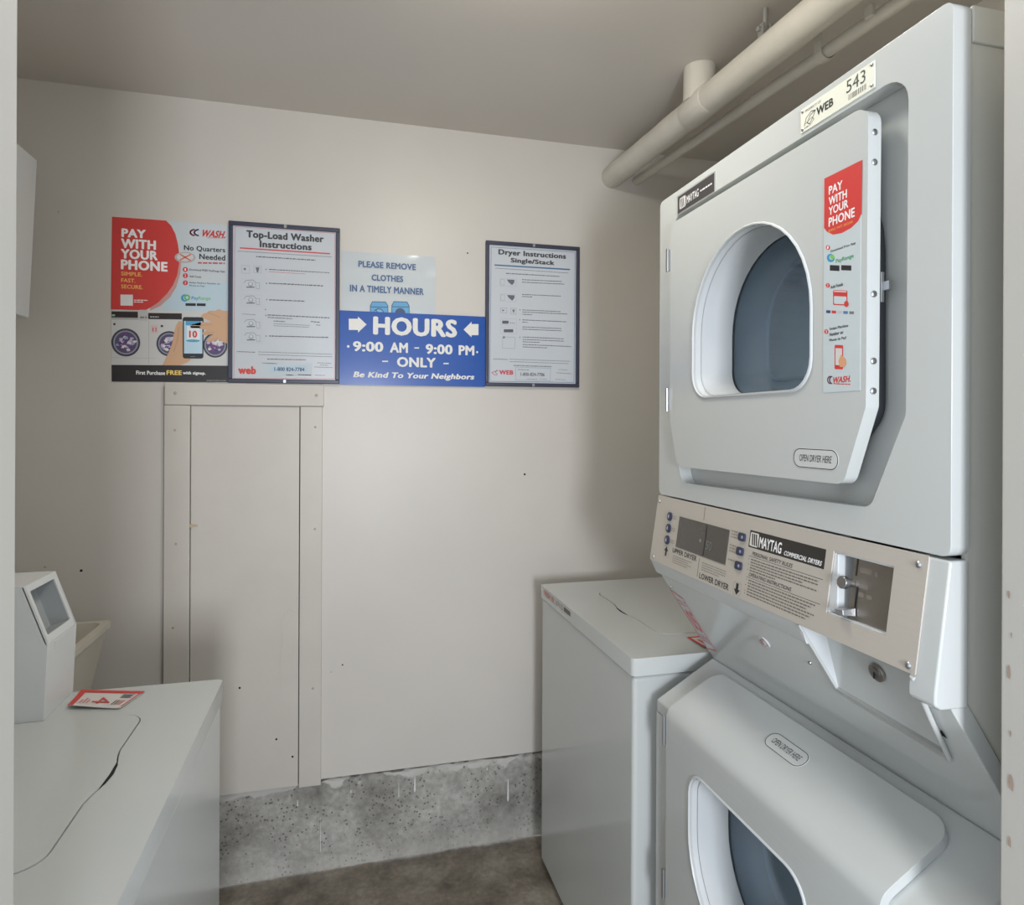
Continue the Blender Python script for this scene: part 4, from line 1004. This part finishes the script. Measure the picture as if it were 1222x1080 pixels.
gline(286, 737, 665, 750, 6, (80, 82, 90), 13); gline(88, 832, 200, 838, 5, (110, 112, 120), 14); gline(220, 836, 686, 856, 4, (130, 132, 140), 15); gline(220, 852, 686, 872, 4, (130, 132, 140), 16)
gline(274, 880, 516, 888, 6, (110, 112, 120), 17)
for x, y in ((270, 323), (272, 410), (272, 510), (264, 572), (266, 608), (266, 736)): p.rect(x, y + 8, x + 5, y, INK, 1)
BXC = (168, 172, 178)
p.stroke([(122, 302), (170, 304), (170, 352), (122, 350)], 2.5, BXC, 1, True); p.stroke([(198, 304), (242, 306), (242, 350), (198, 348)], 2.5, BXC, 1, True)
p.poly([(208, 314), (232, 314), (224, 346), (216, 346)], (110, 112, 118), 2); p.poly([(136, 316), (150, 320), (146, 334), (134, 328)], (120, 122, 128), 2)
for y in (386, 484, 630, 712):
    p.stroke([(120, y), (242, y + 3), (242, y + 72), (120, y + 68)], 2, (186, 190, 196), 1, True)
    p.stroke([(136, y + 24), (146, y + 10), (190, y + 6), (206, y + 20)], 2.5, (110, 112, 118), 1); p.rect(150, y + 54, 200, y + 48, (90, 92, 98), 1)
    p.stroke([(206, y + 22), (230, y + 24), (230, y + 62), (210, y + 60)], 2, (130, 132, 138), 1, True); p.circle(176, y + 32, 15, (150, 154, 160), 1); p.circle(176, y + 30, 10, (196, 202, 208), 2)
gline(122, 600, 205, 607, 4, (130, 132, 140), 31)
p.text('web', 94, 975, 205, 925, (206, 66, 58), .05)
p.rect(238, 988, 556, 908, (190, 200, 206), 1); p.rect(290, 965, 520, 926, (176, 200, 214), 2); p.text('1-800 824-7784', 318, 960, 508, 936, (60, 80, 110), .025, 0, 3)
gline(242, 905, 332, 910, 4, (130, 132, 140), 32); gline(590, 908, 682, 914, 4, (130, 132, 140), 33); gline(610, 922, 660, 925, 4, (130, 132, 140), 34); gline(572, 934, 692, 940, 4, (130, 132, 140), 35)
gline(392, 980, 435, 982, 5, (110, 112, 120), 36); gline(466, 980, 550, 984, 5, (110, 112, 120), 37); gline(578, 985, 640, 988, 4, (130, 132, 140), 38)
p.build(tp); settle(tp)

W_, H_ = .3355, .4905
dr, F = framed('dryer_instruction_poster', 'navy-framed dryer instructions with a blue rule under the title, rightmost poster', .4605, 1.5400, W_, H_, .004)
p = Print(F, warp((30, 45), (658, 92), (647, 1035), (14, 1020), W_, H_), base=.0041)
BLU = (70, 100, 150)
p.stroke([(66, 88), (628, 124), (614, 1000), (46, 988)], 2.5, BLU, 0, True)
p.text('Dryer Instructions', 112, 164, 566, 118, INK, .035); p.text('Single/Stack', 192, 210, 486, 170, INK, .035)
p.poly([(86, 204), (592, 236), (592, 245), (86, 213)], (70, 110, 150), 1)
gline(92, 228, 580, 262, 4, (120, 124, 134), 51); gline(160, 262, 520, 284, 6, (110, 112, 120), 52)
for y, x1, s_ in ((305, 535, 1), (322, 552, 2), (404, 530, 3), (418, 335, 4), (508, 524, 5), (522, 570, 6), (537, 332, 7), (575, 566, 8), (590, 300, 9), (622, 530, 10), (637, 532, 11), (690, 545, 12), (706, 548, 13), (722, 382, 14), (740, 600, 15), (756, 430, 16)):
    gline(266, y, x1, y + (x1 - 266) * .05, 5, (104, 106, 114), 60 + s_)
gline(70, 836, 165, 840, 5, (120, 122, 130), 80); gline(176, 838, 588, 856, 4, (130, 132, 140), 81); gline(176, 854, 578, 872, 4, (130, 132, 140), 82); gline(204, 880, 460, 890, 6, (120, 122, 130), 83)
for x, y in ((248, 506), (246, 572), (246, 690)): p.rect(x, y + 8, x + 4, y, INK, 1)
for y, dk_ in ((298, 1), (402, 1)):
    p.stroke([(122, y), (228, y + 5), (226, y + 56), (120, y + 52)], 2, (176, 180, 190), 1, True); p.poly([(166, y + 8), (216, y + 10), (214, y + 28), (200, y + 46), (176, y + 26)], (96, 100, 112), 2); p.stroke([(124, y + 6), (150, y + 8), (148, y + 46), (124, y + 44)], 2, (150, 154, 164), 1, True)
p.stroke([(122, 496), (164, 498), (162, 530), (122, 528)], 2.5, (150, 154, 164), 1, True); p.stroke([(190, 498), (226, 500), (224, 540), (188, 538)], 2.5, (150, 154, 164), 1, True); p.poly([(198, 508), (216, 508), (208, 534)], (110, 112, 120), 2); p.rect(132, 518, 146, 508, (120, 124, 134), 2)
for y, dk_ in ((568, 0), (626, 1)):
    p.stroke([(120, y), (228, y + 4), (226, y + 44), (118, y + 40)], 2, (176, 180, 190), 1, True)
    p.rect(132 if not dk_ else 142, y + 34, 174 if not dk_ else 204, y + 14, (84, 88, 98), 2)
p.circle(186, 596, 3, INK, 2); p.circle(198, 597, 3, INK, 2); p.circle(210, 598, 3, INK, 2)
p.stroke([(134, 690), (216, 694), (212, 770), (132, 766)], 2, (150, 154, 164), 1, True); p.circle(142, 694, 8, (130, 134, 144), 1)
p.text('WEB', 108, 944, 202, 914, (196, 70, 84), .04); p.stroke([(102, 916), (72, 924), (60, 930), (74, 942), (92, 948)], 4, (196, 70, 84), 1); p.stroke([(92, 912), (84, 928), (98, 944)], 3, (80, 80, 100), 1)
p.stroke([(218, 894), (454, 904), (450, 990), (216, 980)], 2, (120, 150, 170), 1, True); p.text('1-800-824-7786', 250, 955, 412, 932, (76, 80, 92), .015)
gline(232, 908, 306, 912, 5, (130, 132, 140), 84); gline(292, 972, 366, 974, 4, (140, 142, 150), 85); gline(378, 972, 430, 976, 4, (140, 142, 150), 86); gline(508, 910, 570, 914, 4, (140, 142, 150), 87); gline(494, 932, 596, 940, 4, (130, 132, 140), 88); gline(484, 976, 556, 980, 4, (140, 142, 150), 89)
p.build(dr); settle(dr)

# --- laminated notice behind the blue sign
nt_ = thing('laminated_notice', 'laminated white notice with blue letters, partly behind the blue hours sign', 'notice', (-.009, YB, 1.745))
W_, H_ = .3020, .2150; F = Frame((-.0090, YB - .0004, 1.7480), (1, 0, .004), PZ)
bm = bmesh.new(); n = 16
g = [[bm.verts.new(F(W_ * i / n, H_ * j / n, .0010 + .0022 * max(0, noise.noise(Vector((i * .35, j * .35, 3)))) * (1 if i > 9 else .3))) for j in range(n + 1)] for i in range(n + 1)]
for i in range(n):
    for j in range(n): bm.faces.new((g[i][j], g[i + 1][j], g[i + 1][j + 1], g[i][j + 1]))
obj('sheet', bm, mat('laminate', (198, 206, 210), .12, coat=.7, var=.01), nt_, recalc=False)
MN = (62, 96, 140)
p = Print(F, warp((70, 92), (515, 105), (512, 385), (60, 362), W_, .2150), base=.0035)
p.text('PLEASE REMOVE', 146, 160, 418, 134, MN, .03); p.text('CLOTHES', 206, 213, 356, 187, MN, .03); p.text('IN A TIMELY MANNER', 104, 262, 455, 234, MN, .03)
for x in (195, 297):
    p.poly([(x, 372), (x + 2, 312), (x + 12, 296), (x + 76, 298), (x + 86, 314), (x + 86, 372)], (88, 160, 206), 1); p.stroke([(x + 1, 372), (x + 3, 313), (x + 13, 297), (x + 76, 299), (x + 86, 315), (x + 86, 372)], 3, (44, 66, 96), 2)
    p.stroke([(x + 4, 318), (x + 84, 320)], 3, (44, 66, 96), 2)
    p.circle(x + 42, 350, 26, (44, 66, 96), 3); p.circle(x + 42, 350, 22, (110, 180, 215) if x < 200 else (50, 70, 110), 4)
p.stroke([(222, 330), (250, 362)], 4, (44, 66, 96), 5)
p.build(nt_); settle(nt_)

# --- blue hours sign
hs = thing('hours_sign', 'blue plastic sign with white opening hours between two arrows', 'sign', (-.014, YB, 1.5365))
W_, H_ = .4740, .2365; F = Frame((-.0138, YB - .004, 1.5362), (1, 0, .002), PZ)
bm = bmesh.new(); prism(bm, rrect(0, 0, W_, H_, .002, 3), [], lambda a, b, d: F(a, b, d), .0020, -.0005)
obj('sign_board', bm, mat('sign_blue', (28, 82, 168), .22, var=.04, vscale=6), hs)
p = Print(F, warp((63, 357), (743, 386), (743, 713), (57, 708), W_, H_), base=.0022)
CW = (226, 226, 220)
p.text('HOURS', 212, 478, 606, 392, CW, .035)
p.poly([(103, 397), (144, 397), (144, 386), (183, 424), (144, 462), (144, 450), (103, 450)], CW, 1)
p.poly([(710, 420), (676, 420), (676, 409), (637, 446), (676, 482), (676, 472), (710, 472)], CW, 1)
p.text('9:00', 120, 552, 258, 504, CW, .03); p.text('AM', 288, 556, 372, 508, CW, .03); p.rect(402, 536, 424, 530, CW, 1); p.text('9:00', 455, 562, 584, 515, CW, .03); p.text('PM', 613, 566, 690, 520, CW, .03)
p.circle(99, 528, 6, CW, 1); p.circle(704, 551, 5, CW, 1)
p.text('ONLY', 320, 624, 503, 577, CW, .03); p.rect(252, 600, 279, 594, CW, 1); p.rect(540, 608, 565, 602, CW, 1)
p.text('Be Kind To Your Neighbors', 122, 684, 690, 650, CW, .03, .25)
p.build(hs); settle(hs)
